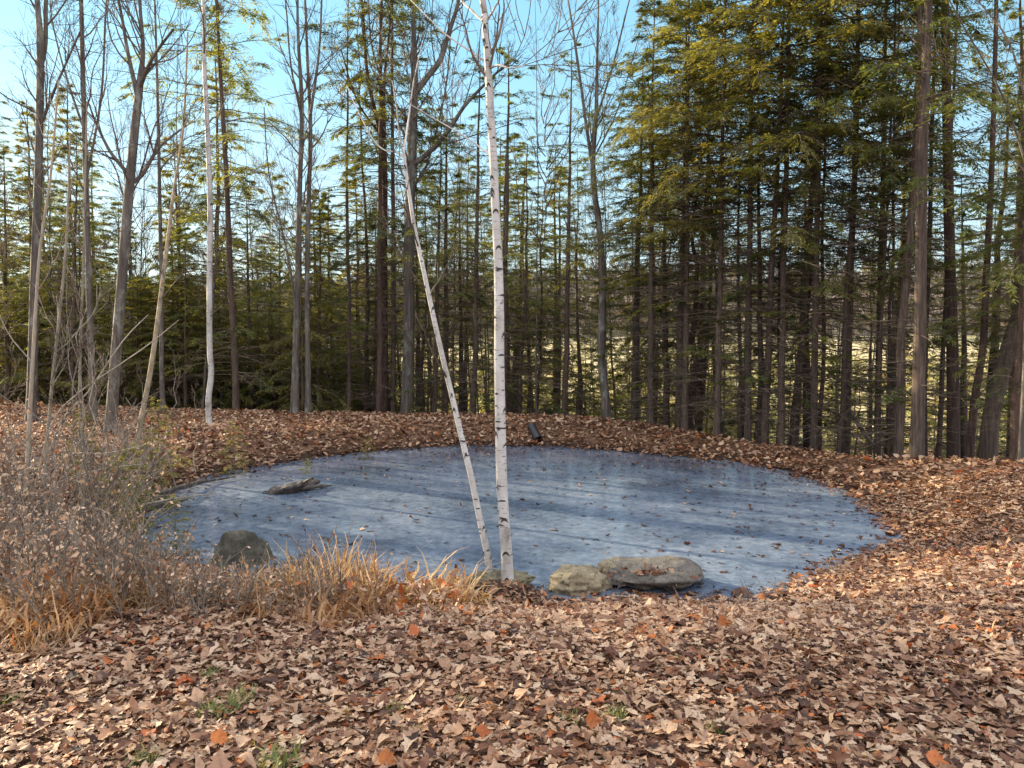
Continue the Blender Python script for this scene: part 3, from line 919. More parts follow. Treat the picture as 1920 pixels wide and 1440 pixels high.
shaped_tree('leaning_tree', 'thick dark trunk curving right at the right edge', 13.2,
            [[(1848, 862, 44), (1856, 800, 36), (1872, 720, 33), (1893, 645, 32), (1912, 585, 31), (1925, 500, 29), (1945, 380, 27), (1962, 200, 23), (1975, 0, 18)]],
            'pine_bark', 'conifer tree', seed=21, limbs=0, dead=22, green=26)
shaped_tree('leaning_tree', 'dark slim trunk leaning right beside the thick curving trunk', 13.6,
            [[(1813, 858, 20), (1826, 760, 17), (1843, 650, 15), (1850, 500, 14), (1860, 300, 11), (1868, 0, 8)]], 'red_bark', 'conifer tree', seed=22, limbs=0, dead=16, green=14)
shaped_tree('pine_tree', 'stout sunlit pine trunk with flared base, largest on the right', 12.9,
            [[(1717, 866, 40), (1720, 800, 30), (1723, 700, 27), (1725, 600, 25), (1727, 450, 23), (1729, 300, 21), (1735, 150, 19), (1741, 0, 16)]],
            'pine_bark', 'conifer tree', seed=23, limbs=0, dead=26, green=24)
shaped_tree('pine_tree', 'thick dark trunk right of the stout sunlit pine', 14.2,
            [[(1790, 855, 30), (1787, 760, 27), (1785, 640, 25), (1781, 500, 23), (1777, 300, 21), (1774, 130, 18), (1772, 0, 15)]], 'red_bark', 'conifer tree', seed=24, limbs=0, dead=24, green=20)
shaped_tree('bare_tree', 'pale trunk cut by the right edge of the path', 11.4,
            [[(1914, 884, 16), (1917, 800, 13), (1922, 700, 12), (1928, 500, 11), (1936, 250, 9), (1940, 0, 7)], [(1930, 330, 5), (1880, 180, 4), (1790, 20, 3)], [(1932, 240, 5), (1900, 100, 4), (1850, 20, 3)]],
            'grey_bark', seed=25, limbs=12, t0=.4, L0=1.9, depth=[-.6, .4])
for i, (stem, Y, lab) in enumerate([
        ([(48, 965, 10), (55, 800, 9), (66, 600, 7), (76, 460, 6), (95, 330, 5), (110, 150, 3)], 9.3, 'thin pale sapling with a side branch nearest the left edge'),
        ([(78, 900, 8), (100, 700, 7), (115, 560, 6), (125, 440, 5), (132, 250, 3)], 9.8, 'thin pale sapling just right of the nearest sapling on the left'),
        ([(150, 830, 7), (150, 690, 6), (157, 480, 5), (163, 190, 3)], 11.0, 'reddish thin sapling third from the left edge')]):
    shaped_tree('sapling', lab, Y, [stem], 'sapling_bark', 'sapling', seed=31 + i, limbs=7, t0=.3, L0=1.0, maxl=2, twig='sapling_bark')
shaped_tree('bare_shrub', 'bare shrub throwing long arched stems right from the left edge', 9.1,
            [[(52, 900, 5), (95, 800, 4.5), (150, 735, 4), (215, 690, 3.2), (280, 645, 2.6), (335, 600, 1.5)],
             [(58, 890, 5), (110, 800, 4), (165, 735, 3.4), (230, 640, 3), (278, 590, 1.6)], [(50, 905, 4), (25, 840, 3.5), (12, 780, 3)],
             [(58, 900, 4), (120, 860, 3), (200, 850, 3), (270, 835, 1.5)], [(50, 950, 4), (110, 905, 3), (190, 880, 3), (270, 870, 1.5)]],
            'sapling_bark', 'shrub', seed=36, limbs=5, t0=.3, L0=.5, maxl=2, twig='sapling_bark', extend=False)

# conifers with their trunk seen: px at base, distance, trunk width px, lean px per 600, prototype, label
ROW = [
    (440, 20.5, 16, -14, TALL[0], 'greenish trunked conifer right of the white birch at the left corner'),
    (652, 21, 11, 6, THIN[0], 'thin dark conifer right of the double stemmed tree'),
    (684, 22, 10, 2, THIN[1], 'thin conifer left of the reddish tall trunks'),
    (708, 20.5, 15, 6, TALL[1], 'reddish conifer left of the stout grey trunk'),
    (737, 21, 13, 4, TALL[3], 'reddish conifer touching the stout grey trunk on its left'),
    (790, 22.5, 10, 6, THIN[2], 'thin dark conifer just right of the stout grey trunk'),
    (812, 20.8, 13, 14, SPARSE[1], 'brown conifer between the stout grey trunk and the straight birch'),
    (834, 21.5, 16, 2, TALL[3], 'dark conifer crossed by the leaning birch'),
    (888, 20.0, 15, 12, SPARSE[0], 'brown conifer just left of the straight foreground birch'),
    (946, 19.6, 17, 6, SPARSE[1], 'tall conifer rising directly behind the straight foreground birch'),
    (975, 20.5, 12, 12, THIN[0], 'dark thin conifer just right of the straight foreground birch'),
    (1003, 21, 9, 30, THIN[1], 'thin tilted conifer above the black drain pipe'),
    (1059, 19.8, 15, 8, SPARSE[0], 'dark conifer between the drain pipe and the curved tree'),
    (1082, 22, 9, 2, THIN[2], 'thin conifer just left of the curved tree'),
    (1188, 18.6, 18, 22, TALL[3], 'dark conifer leaning right beside the curved tree'),
    (1250, 18.0, 18, 8, THIN[0], 'dark conifer left of the pair of joined trunks'),
    (1276, 17.2, 22, 2, TALL[0], 'grey trunk, left one of the two joined trunks'),
    (1297, 17.4, 20, 22, THIN[1], 'dark trunk, right one of the two joined trunks'),
    (1388, 16.0, 11, 2, THIN[0], 'slender straight lit conifer alone right of the joined trunks'),
    (1421, 15.8, 16, -2, THIN[2], 'dark conifer left of the thicker grey one in the tight row'),
    (1438, 15.6, 19, 8, TALL[0], 'grey trunked conifer in the middle of the tight row'),
    (1463, 16.6, 16, 14, THIN[0], 'dark conifer right of the grey one in the tight row'),
    (1490, 15.6, 18, 34, TALL[2], 'lit conifer leaning right in the tight row'),
    (1478, 17.5, 12, 30, THIN[1], 'narrow sunlit conifer behind the leaning one'),
    (1519, 16.8, 13, 10, THIN[1], 'reddish thin conifer right of the leaning one'),
    (1541, 15.9, 11, 6, THIN[2], 'thin dark conifer left of the lone straight one'),
    (1573, 14.9, 14, 10, THIN[2], 'lone straight dark conifer with a cleared gap on its right'),
    (1646, 14.8, 9, 2, THIN[0], 'thin dark stem right of the cleared gap'),
    (1668, 14.9, 9, -8, THIN[1], 'thin dark stem leaning left near the stout sunlit pine'),
    (1692, 13.9, 22, -6, THIN[0], 'dark trunk touching the stout sunlit pine on its left'),
    (1742, 14.6, 13, 4, THIN[2], 'dark trunk touching the stout sunlit pine on its right'),
    (1765, 15.0, 12, 6, THIN[0], 'dark stem between the stout sunlit pine and the thick dark trunk'),
]
for px, Y, w, lean, proto, lab in ROW:
    x = (px - 960) / F * Y
    plant(proto, 'conifer', x, Y, lab, rad=w * Y / F * .42, lean=(math.atan(lean / 600), random.uniform(-.02, .02)), h=random.uniform(.92, 1.05) * (.6 if 780 < px < 1480 else (.8 if px < 1640 and px > 1400 else 1)), wide=random.uniform(.85, 1.1))

# full cones seen against the sky: px, distance, py of tip
for px, Y, top, lab in [
        (60, 27, 190, 'dense conifer crown rising near the left edge'), (150, 31, 150, 'dense conifer behind the dark slender trunk'),
        (340, 25, 250, 'bushy conifer between the forked tree and the white birch'), (405, 27, 75, 'tall pointed conifer behind the white birch at the left corner'),
        (470, 23, 330, 'broad dark conifer left of the double stemmed tree'), (625, 26, 350, 'pointed conifer right of the double stemmed tree'),
        (672, 29, 300, 'narrow conifer crown left of the bare forked top'), (870, 29, 290, 'conifer crown left of the straight birch'),
        (1045, 27, 300, 'small conifer crown right of the tall one behind the birch'), (1225, 22.5, 150, 'bright conifer crown at the left flank of the big hemlocks'),
        (1195, 26, 330, 'low conifer crown behind the curved tree'), (1310, 21, 20, 'tall bright hemlock left in the big clump'),
        (10, 24, 270, 'conifer crown cut by the left edge')]:
    x = (px - 960) / F * Y; z0 = h1(x, Y); tip = at_y(px, top, Y).z
    k = (tip - z0)
    p = random.choice(CONE)
    plant(p, 'conifer', x, Y, lab, h=k / p['Ht'], wide=.95 * max(.8, min(1.25, k / p['Ht'])), lean=(random.uniform(-.02, .02), 0))
for i, (px, Y, hh, wd, lab) in enumerate([
        (1222, 17.0, .68, .8, 'yellow green hemlock crown left of the joined trunks, lowest of the big clump'),
        (1285, 16.6, .72, .9, 'yellow green hemlock crown above the joined trunks'),
        (1345, 16.0, .78, .95, 'deep green hemlock just right of the joined trunks'),
        (1405, 15.6, .86, 1.0, 'large sunlit hemlock crown at the middle of the big clump'),
        (1468, 15.3, .95, 1.05, 'large bright hemlock crown over the tight row of trunks'),
        (1530, 14.9, 1.05, 1.08, 'tall yellow green hemlock, highest crown of the big clump'),
        (1590, 15.2, 1.12, 1.0, 'tall yellow green hemlock at the right flank of the big clump'),
        (1650, 16.0, 1.15, .9, 'dark green hemlock crown between the big clump and the stout sunlit pine')]):
    plant(HEM[i % 2], 'conifer', (px - 960) / F * Y, Y, lab, h=hh, wide=wd, rad=.075)

# the woods behind, trees nothing tells apart
rs = random.Random(5)
cnt = 0
taken = [((px - 960) / F * Y, Y) for px, Y, *_ in ROW]


def free(x, y, dmin):
    for a, b in taken:
        if (a - x) ** 2 + (b - y) ** 2 < dmin * dmin: return False
    taken.append((x, y)); return True


G1 = 'slender conifers deeper in the woods'
G2 = 'bare thin trees deeper in the woods'
G3 = 'young green conifers in the understory'
G5 = 'full green conifers filling the wood behind the far bank'
while cnt < 24:
    px = rs.uniform(60, 1060); y0 = float(np.interp((px - 960) / F * 18, RIMX, RIMY)); Y = y0 + rs.uniform(1.5, 13); x = (px - 960) / F * Y
    if beyond(x, Y) < 1 or not free(x, Y, 1.0): continue
    plant(rs.choice(CONE), 'conifer', x, Y, 'full green conifer filling the wood behind the far bank', group=G5, h=rs.uniform(.5, .82), wide=rs.uniform(.75, 1.1), rad=.06, lean=(rs.gauss(0, .03), 0))
    cnt += 1
cnt = 0
G4 = 'dense green conifers of middle height on the left'
while cnt < 66:
    px = rs.uniform(-80, 540) if cnt < 36 else rs.uniform(-60, 780); Y = rs.uniform(21, 44); x = (px - 960) / F * Y
    if beyond(x, Y) < .8 or not free(x, Y, 1.0): continue
    plant(rs.choice(CONE), 'conifer', x, Y, 'dense green conifer of middle height in the thick woods on the left', group=G4, h=rs.uniform(.35, .72), wide=rs.uniform(.7, 1.1), lean=(rs.gauss(0, .03), 0))
    cnt += 1
cnt = 0
while cnt < 40:
    px = rs.uniform(-60, 1980); e = rs.uniform(1.2, 11) if px > 520 else rs.uniform(1, 24)
    y0 = float(np.interp((px - 960) / F * 18, RIMX, RIMY)); Y = y0 + e
    x = (px - 960) / F * Y
    if beyond(x, Y) < 1.0 or not free(x, Y, 1.1): continue
    tall_ok = not (480 < px < 720 or 1060 < px < 1210)
    proto = rs.choice(THIN + (TALL if tall_ok else []) + ([CONE[2], CONE[0]] if not tall_ok or px < 500 else []))
    hh = rs.uniform(.75, 1.0) * (1 if tall_ok and px < 520 else .62)
    plant(proto, 'conifer', x, Y, 'slender conifer deeper in the woods behind the row of trunks', group=G1, h=hh, lean=(rs.gauss(0, .03), rs.gauss(0, .02)),
          rad=proto['r0'] * rs.uniform(.55, .9))
    cnt += 1
cnt = 0
while cnt < 104:
    px = rs.uniform(-40, 1960) if cnt < 70 else rs.uniform(-40, 1250); e = rs.uniform(.8, 24)
    y0 = float(np.interp((px - 960) / F * 18, RIMX, RIMY)); Y = y0 + e; x = (px - 960) / F * Y
    if beyond(x, Y) < .8 or not free(x, Y, .8): continue
    plant_bare(rs.choice(BARE), x, Y, 'thin bare tree standing deeper in the woods behind the pond', G2, h=rs.uniform(.55, .95), rad=rs.uniform(.022, .05), lean=(rs.gauss(0, .04), rs.gauss(0, .03)))
    cnt += 1
cnt = 0
while cnt < 128:
    left = rs.random() < .3
    px = rs.uniform(280, 620) if left else rs.uniform(-40, 1960); e = rs.uniform(1.2, 20) if left else rs.uniform(4, 48)
    y0 = float(np.interp((px - 960) / F * 18, RIMX, RIMY)); Y = y0 + e; x = (px - 960) / F * Y
    if beyond(x, Y) < (.9 if left else 4) or not free(x, Y, .7): continue
    plant(rs.choice(YOUNG), 'young_conifer', x, Y, 'low young green conifer in the understory behind the pond', 'young conifer', G3, h=rs.uniform(.7, 1.35), wide=rs.uniform(.8, 1.3))
    cnt += 1


cnt = 0
while cnt < 14:
    px = rs.uniform(520, 1960); y0 = float(np.interp((px - 960) / F * 18, RIMX, RIMY)); Y = y0 + rs.uniform(14, 42); x = (px - 960) / F * Y
    if not free(x, Y, 1.5): continue
    plant(CONE[rs.choice([0, 2])], 'conifer', x, Y, 'bushy sunlit conifer at the edge of the field seen between the trunks', group='bushy conifers at the field edge', h=rs.uniform(.32, .6), wide=rs.uniform(.6, 1.1))
    cnt += 1
for i, (x, y, k, hh) in enumerate([(-13.2, 12.5, 0, .8), (-18.5, 19.0, 0, .9), (-19.5, 16.0, 3, .9), (-22, 20.5, 1, .8), (-17.6, 22.3, 0, .85), (-20.2, 25.6, 2, .8), (-23.5, 27.5, 1, .9), (-19.5, 29, 3, .9), (-16.2, 14.0, 1, .7)]):
    plant(TALL[k], 'conifer', x, y, 'conifer in the woods that go on beyond the left edge', group='conifers beyond the left edge', h=hh, wide=1.0, rad=.12)


# far wooded ridge
def far_woods():
    mb = MB(); paths = []
    rng = np.random.default_rng(77)
    P_, D_, L_ = [], [], []
    for i in range(3000):
        az = rng.uniform(-.75, .75); dist = rng.uniform(265, 640)
        x, y = dist * math.sin(az), dist * math.cos(az)
        z = h1(x, y); H = rng.uniform(7, 13) * rng.choice([1, 1, 1.2, 1.6])
        paths.append((np.array([[x, y, z - .5], [x, y, z + H * .6], [x, y, z + H]]), np.array([.2, .14, .04]), 3))
        k = 34
        t = rng.uniform(.25, 1, k); a = rng.uniform(0, 6.28, k)
        P_.append(np.stack([np.full(k, x), np.full(k, y), z + H * t * .85], 1))
        D_.append(np.stack([np.cos(a) * .8, np.sin(a) * .8, rng.uniform(.2, 1.1, k)], 1)); L_.append(H * .42 * (1.15 - t * .6) * rng.uniform(.6, 1.2, k))
    mb.tubes(paths)
    P_ = np.concatenate(P_); D_ = np.concatenate(D_); D_ /= np.linalg.norm(D_, axis=1, keepdims=True); L_ = np.concatenate(L_)
    rhombi(mb, P_, D_, L_, L_ * .16, rng.normal(0, 1, P_.shape))
    m = flat_mat('far_wood', [(.3, (.1, .08, .066)), (.7, (.19, .15, .125))], .02)
    tag(mb.build('far_woods', [m], smooth=False), 'hazy grey brown leafless woods on the far hill', 'woods', kind='stuff')


far_woods()


def field_scrub():
    mb = MB(); rng = np.random.default_rng(88)
    n = 2600
    Y = np.sqrt(rng.uniform(38 ** 2, 190 ** 2, n)); X = rng.uniform(-.75, .75, n) * Y
    e = beyond(X, Y); k = e > 15; X, Y, e = X[k], Y[k], e[k]; n = len(X)
    Z = height(X, Y); m = 30
    H = rng.uniform(.5, 2.2, n) * np.where(rng.random(n) < .1, 2.2, 1)
    t = rng.uniform(0, 1, (n, m)); a = rng.uniform(0, 6.28, (n, m)); r = rng.uniform(0, .55, (n, m)) * H[:, None] * (1.1 - t)
    P = np.stack([X[:, None] + r * np.cos(a), Y[:, None] + r * np.sin(a), Z[:, None] + H[:, None] * t * .8], -1).reshape(-1, 3)
    D = np.stack([np.cos(a), np.sin(a), rng.uniform(.2, 1.8, (n, m))], -1).reshape(-1, 3); D /= np.linalg.norm(D, axis=1, keepdims=True)
    L = np.repeat(H, m) * rng.uniform(.2, .5, n * m)
    tone = np.clip(np.repeat(rng.random(n), m) + rng.normal(0, .1, n * m), 0, 1)
    rhombi(mb, P, D, L, L * .22, rng.normal(0, 1, P.shape), 0, tone)
    m_ = leafy('scrub_leaf', [(0, (.12, .09, .06)), (.35, (.3, .24, .12)), (.6, (.42, .38, .14)), (1, (.24, .27, .07))], (1.4, 1.3, .6), .35, .6)
    tag(mb.build('field_scrub', [m_], smooth=False, tone=True), 'yellow green and tan scrub growing over the open field behind the trees', 'scrub', kind='stuff')


field_scrub()


# ---------------------------------------------------------------- stones, pipe, wood
def rock(name, label, loc, size, m, seed, cat='boulder', shape=None, rz=0):
    import bmesh
    bm = bmesh.new(); bmesh.ops.create_icosphere(bm, subdivisions=5, radius=1)
    V = np.array([v.co[:] for v in bm.verts])
    rng = np.random.default_rng(seed)
    # chip flat facets off the ball, then roughen
    for k in range(16):
        n = unit(rng.normal(0, 1, 3)); dd = rng.uniform(.66, .95)
        ex = np.maximum(V @ n - dd, 0)
        V = V - ex[:, None] * n * .88
    for k in range(60):
        w = rng.normal(0, 1, 3) * rng.uniform(2, 14); V = V * (1 + .045 / (1 + .25 * np.linalg.norm(w)) * np.sin(V @ w + rng.uniform(0, 6)))[:, None]
    if shape is not None: V = shape(V)
    V = V * np.array(size)
    for v, c in zip(bm.verts, V): v.co = c
    me = bpy.data.meshes.new(name); bm.to_mesh(me); bm.free()
    for p in me.polygons: p.use_smooth = True
    me.materials.append(m)
    o = mesh_obj(name, me); o.location = loc; o.rotation_euler = (0, 0, rz)
    return tag(o, label, cat)


def saddle(V):
    V = V.copy()
    x = V[:, 0]
    V[:, 2] = np.where(V[:, 2] > 0, V[:, 2] * (.72 + .35 * np.exp(-((x - .42) / .35) ** 2) + .3 * np.exp(-((x + .85) / .22) ** 2)), V[:, 2])
    return V


p = at_y(1087, 1090, 6.75)
rock('boulder', 'rounded pale yellow boulder, left one beside the flat grey rock', (p.x, 6.75, .05), (.28, .24, .15), M['rock_pale'], 3, rz=.2)
p = at_y(1222, 1080, 6.95)
rock('boulder', 'broad flat grey rock with leaves on it at the near shore', (p.x, 6.98, .07), (.5, .36, .185), M['rock_grey'], 8, shape=saddle)
p = at_y(1140, 1072, 6.85)
rock('stone', 'small tan stone wedged between the two boulders', (p.x, 6.9, .1), (.1, .09, .11), M['rock_pale'], 12, 'stone')
p = at_y(468, 1040, 7.7)
rock('boulder', 'domed mossy rock among the weeds at the left near shore', (p.x, 7.6, -.02), (.37, .3, .35), M['rock_moss'], 15, rz=1)
p = at_y(936, 1092, 7.02)
rock('mossy_mound', 'low mossy mound of earth the two foreground birches grow from', (p.x, 6.8, .05), (.3, .2, .09), M['moss'], 18, 'mound')

# leaves lying on the flat rock
mb = MB()
p = at_y(1215, 1085, 6.75)
X = RNG.normal(p.x - .03, .14, 60); Y = RNG.normal(6.7, .05, 60)
scatter_leaves(mb, X, Y, np.full(60, .16) + RNG.uniform(-.08, .05, 60), RNG.uniform(.04, .09, 60), SHAPES, .6, np.zeros(60), RNG.uniform(.05, .6, 60))
tag(mb.build('rock_leaves', [M['litter']], tone=True), 'dead leaves caught in the hollow of the flat grey rock', 'fallen leaves', kind='stuff')


def drain_pipe():
    a = at_y(997, 800, 16.75); b = at_y(1010, 825, 16.2)
    A, B = np.array(a), np.array(b)
    n = 48; s = np.linspace(0, 1, n)
    P = A + (B - A) * s[:, None]
    R = (.092) + .007 * np.sign(np.sin(s * 2 * PI * 11))
    mb = MB(); mb.tubes([(P, R, 22), (P[::-1], np.full(n, .078), 22)])
    d = unit(B - A)
    ref = np.cross(d, [0, 0, 1.0]); ref /= np.linalg.norm(ref); w = np.cross(d, ref)
    an = np.arange(22) * 2 * PI / 22
    ro = [B + .092 * (math.cos(t) * ref + math.sin(t) * w) for t in an]; ri = [B + .078 * (math.cos(t) * ref + math.sin(t) * w) for t in an]
    i = np.arange(22)
    mb.add(np.array(ro + ri), np.stack([i, (i + 1) % 22, (i + 1) % 22 + 22, i + 22], 1))
    tag(mb.build('drain_pipe', [M['pipe']]), 'short black corrugated drain pipe sticking out of the far bank', 'pipe')


drain_pipe()


def log_thing(name, label, pts, radii, seed, cat, stubs=3, m='wood_dark', group=None, sides=10, jit=.08, more=()):
    rng = np.random.default_rng(seed)
    W = resample([list(p) + [r] for p, r in zip(pts, radii)], 4)
    P, R = W[:, :3], W[:, 3] * (1 + rng.normal(0, jit, len(W)))
    P = P + rng.normal(0, .03 * jit, P.shape)
    P = np.vstack([P[:1], P, P[-1:]]); R = np.concatenate([[.002], R, [.002]])
    mb = MB(); paths = [(P, R, sides)]
    for mp_, mr_ in more:
        W2 = resample([list(q) + [r] for q, r in zip(mp_, mr_)], 4)
        paths.append((np.vstack([W2[:1, :3], W2[:, :3], W2[-1:, :3]]), np.concatenate([[.002], W2[:, 3] * (1 + rng.normal(0, jit, len(W2))), [.002]]), 8))
    for k in range(stubs):
        i = rng.integers(2, len(P) - 2)
        d = unit(rng.normal(0, 1, 3) + np.array([0, 0, .9])); L = rng.uniform(.06, .34)
        paths.append((np.array([P[i], P[i] + d * L * .5, P[i] + d * L + rng.normal(0, .04, 3)]), np.array([R[i] * .4, R[i] * .3, .003]), 5))
    mb.tubes(paths)
    return tag(mb.build(name, [M[m]]), label, cat, group)


a, b, c, d = at_z(498, 925, .0), at_z(530, 919, .05), at_z(568, 911, .06), at_z(600, 903, .09)
log_thing('log', 'dark rotten log frozen into the ice near the left shore', [a, b, c, d], [.02, .085, .075, .02], 4, 'log', 0, jit=.2,
          more=[([at_z(515, 920, .05), at_z(555, 911, .12), at_z(585, 899, .1)], [.012, .04, .03]), ([at_z(540, 922, .0), at_z(585, 913, .05), at_z(622, 910, .02)], [.02, .035, .008]),
                ([at_z(560, 910, .1), at_z(572, 903, .16), at_z(580, 897, .24)], [.02, .014, .005])])
log_thing('fallen_branch', 'thick dark fallen branch reaching from the left bank onto the ice', [at_z(225, 972, .22), at_z(270, 955, .14), at_z(310, 946, .1), at_z(352, 936, .02)], [.05, .055, .03, .012], 5, 'branch', 9, jit=.2)
log_thing('fallen_branch', 'long thin grey stick lying over the left shore', [at_z(255, 950, .3), at_z(310, 938, .2), at_z(405, 925, .04)], [.014, .012, .005], 6, 'branch', 6, 'sapling_bark')
log_thing('fallen_branch', 'dark crooked branch below the left bank edge', [at_z(300, 925, .15), at_z(345, 912, .14), at_z(385, 902, .07), at_z(440, 893, .05)], [.03, .035, .022, .01], 7, 'branch', 8, jit=.2)
log_thing('fallen_branch', 'thin stick slanting down the far bank left of the birches', [at_y(700, 838, 16), at_y(745, 833, 16.4), at_y(800, 826, 16.6)], [.02, .016, .007], 8, 'branch', 4)
log_thing('fallen_branch', 'fallen pole leaning in the cleared gap on the right', [at_y(1575, 740, 17.5), at_y(1605, 790, 17), at_y(1640, 838, 16.4)], [.05, .05, .045], 9, 'branch', 1, 'sapling_bark')


# ---------------------------------------------------------------- undergrowth
def straw_clump(seed, n, ht, spread, bend=1.0, wide=1.0):
    rng = np.random.default_rng(seed); mb = MB()
    m = 6; t = np.linspace(0, 1, m)
    az = rng.uniform(0, 6.28, n); L = ht * rng.uniform(.5, 1.25, n); b = bend * rng.uniform(.2, 1.3, n)
    r0 = spread * np.sqrt(rng.random(n)) * .5; a0 = rng.uniform(0, 6.28, n)
    th = (b[:, None] * t[None]) * 1.5
    dx = np.cumsum(np.sin(th), axis=1) / m; dz = np.cumsum(np.cos(th), axis=1) / m
    X = r0[:, None] * np.cos(a0)[:, None] + dx * L[:, None] * np.cos(az)[:, None]
    Y = r0[:, None] * np.sin(a0)[:, None] + dx * L[:, None] * np.sin(az)[:, None]
    Z = np.maximum(dz * L[:, None] - L[:, None] / m, .0) - .03 * (t[None] == 0)
    P = np.stack([X, Y, Z], -1) + rng.normal(0, .012, (n, m, 3))
    side = np.stack([-np.sin(az), np.cos(az), np.zeros(n)], 1)[:, None, :]
    w = (wide * rng.uniform(.003, .008, n)[:, None] * np.sin(np.clip(t * .9 + .25, 0, 1) * PI)[None] + .0012)[..., None]
    V = np.concatenate([P - side * w, P + side * w], axis=1)
    i = np.arange(m - 1)
    q = np.stack([i, i + 1, i + 1 + m, i + m], 1)
    mb.add(V.reshape(-1, 3), (np.arange(n)[:, None, None] * 2 * m + q[None]).reshape(-1, 4), 0, np.repeat(np.clip(rng.beta(2, 2, n), 0, 1), 2 * m))
    return mb


STRAW = [straw_clump(301 + i, 120, .4, .55, [1.2, 2.0, 2.6][i]) .mesh('dry_grass_clump', [M['straw']], smooth=False, tone=True) for i in range(3)]
STRAW3 = [straw_clump(321 + i, 46, .5, .4, 2.3, 2.0).mesh('dry_grass_clump', [M['straw']], smooth=False, tone=True) for i in range(2)]
STRAW2 = [straw_clump(311 + i, 90, .55, .4, [1.0, 2.2][i]).mesh('dry_grass_clump', [M['straw']], smooth=False, tone=True) for i in range(2)]


def weed_mesh(seed, ht, stems, spread, leafy_n, tone=(0, .4), rr=.0035):
    """upright dead stems with side twigs and hanging shrivelled leaves"""
    rng = np.random.default_rng(seed); mb = MB(); paths = []
    LP, LDir, LL = [], [], []
    for k in range(stems):
        p0 = np.array([rng.normal(0, spread), rng.normal(0, spread), -.03])
        grow(paths, p0, np.array([rng.normal(0, .22), rng.normal(0, .22), 1]), ht * rng.uniform(.6, 1.2), rr, 2, 3, rng, .03, (0, 0, 0, 6))
    for P, R, s in list(paths):
        for j in range(leafy_n):
            i = rng.integers(1, len(P)); LP.append(P[i]); LDir.append(unit(rng.normal(0, 1, 3) + [0, 0, -.5])); LL.append(rng.uniform(.02, .06))
    mb.tubes(paths)
    if LP:
        LP = np.array(LP); rhombi(mb, LP, np.array(LDir), np.array(LL), np.array(LL) * .5, rng.normal(0, 1, LP.shape), 1, rng.uniform(*tone, len(LP)))
    return mb.mesh('weed', [M['weed_stem'], M['litter']], smooth=False, tone=True)


SHRUB = [weed_mesh(401 + i, 1.0, 9, .2, 1, (.3, .89)) for i in range(4)]
LOWSHRUB = [weed_mesh(411 + i, .5, 11, .22, 2, (.35, .89), .0028) for i in range(3)]
WEED = [weed_mesh(421 + i, .5, 3, .06, 1, (0, .2), .0035) for i in range(3)]


def put(name, me, x, y, label, cat, group, s=1.0, dz=0.0):
    o = mesh_obj(name, me)
    o.location = (x, y, h1(x, y) + dz); o.rotation_euler = (random.gauss(0, .06), random.gauss(0, .06), random.uniform(0, 6.28)); o.scale = (s, s, s * random.uniform(.85, 1.15))
    return tag(o, label, cat, group)


def near(px, py, z=.25):
    q = at_z(px, py, z); return q.x, q.y


def caught_leaves():
    mb = MB(); n = 1500
    px = RNG.uniform(-40, 860, n); py = RNG.uniform(1040, 1200, n)
    Q = np.array([tuple(near(a, b, .35)) for a, b in zip(px, py)])
    k = shore_dist(Q[:, 0], Q[:, 1]) > .05
    Q = Q[k]; n = len(Q)
    scatter_leaves(mb, Q[:, 0], Q[:, 1], height(Q[:, 0], Q[:, 1]) + RNG.uniform(0, .22, n), RNG.uniform(.04, .11, n), SHAPES, .9, np.zeros(n), np.where(RNG.random(n) < .12, RNG.uniform(.92, 1, n), RNG.uniform(.2, .85, n)))
    tag(mb.build('caught_leaves', [M['litter']], tone=True), 'dead leaves caught up in the dry weeds at the left near shore', 'fallen leaves', kind='stuff')


caught_leaves()
M['fern'] = leafy('rusty_fern', [(0, (.15, .065, .03)), (.5, (.34, .175, .07)), (1, (.54, .35, .16))], (1.3, .8, .4), .35, .6)
FERN = [straw_clump(331 + i, 60, .42, .45, 2.2, 1.5).mesh('rusty_fern', [M['fern']], smooth=False, tone=True) for i in range(2)]
for i, (px, py, sc) in enumerate([(160, 1185, 1.0), (60, 1225, 1.1), (235, 1075, .8), (295, 1100, .8), (640, 1170, .9), (605, 1190, .8), (665, 1085, .9), (810, 1090, .8), (480, 1180, .7), (350, 1150, .7), (120, 1215, .9), (700, 1150, .7)]):
    x, y = near(px, py + 15, .4)
    put('rusty_fern', FERN[i % 2], x, y, 'rusty orange clump of dead fern among the tan weeds at lower left', 'fern', 'rusty fern clumps', sc)
for i, (px, py, hh) in enumerate([(245, 935, .32), (285, 905, .25), (215, 960, .3), (330, 985, .16), (160, 900, .35), (300, 870, .3), (575, 848, .18), (690, 826, .18), (255, 990, .22), (440, 850, .22)]):
    x, y = near(px, py, .35)
    plant(YOUNG[i % 2], 'low_evergreen', x, y, 'low dark evergreen seedling on the left bank of the pond', 'evergreen seedling', 'evergreen seedlings on the left bank', h=hh, wide=hh * 1.1)
SAPL = bare_proto(241, 4.2, .016, 9, 'sapling_bark', .3, .8)
for i, (px, py, hh) in enumerate([(20, 930, .9), (105, 905, .8), (135, 930, .6), (180, 885, .95), (210, 935, .55), (235, 880, .7), (330, 865, .5), (160, 960, .5), (-20, 960, .9), (275, 915, .45), (372, 848, .35)]):
    x, y = near(px, py, .4)
    plant_bare(SAPL, x, y, 'thin upright bare sapling in the thicket at the left shore', 'thin saplings at the left shore', h=hh, rad=.012, lean=(random.gauss(0, .06), 0), name='sapling')
PALE = [weed_mesh(431 + i, .75, 6, .12, 5, (.78, .89), .003) for i in range(2)]
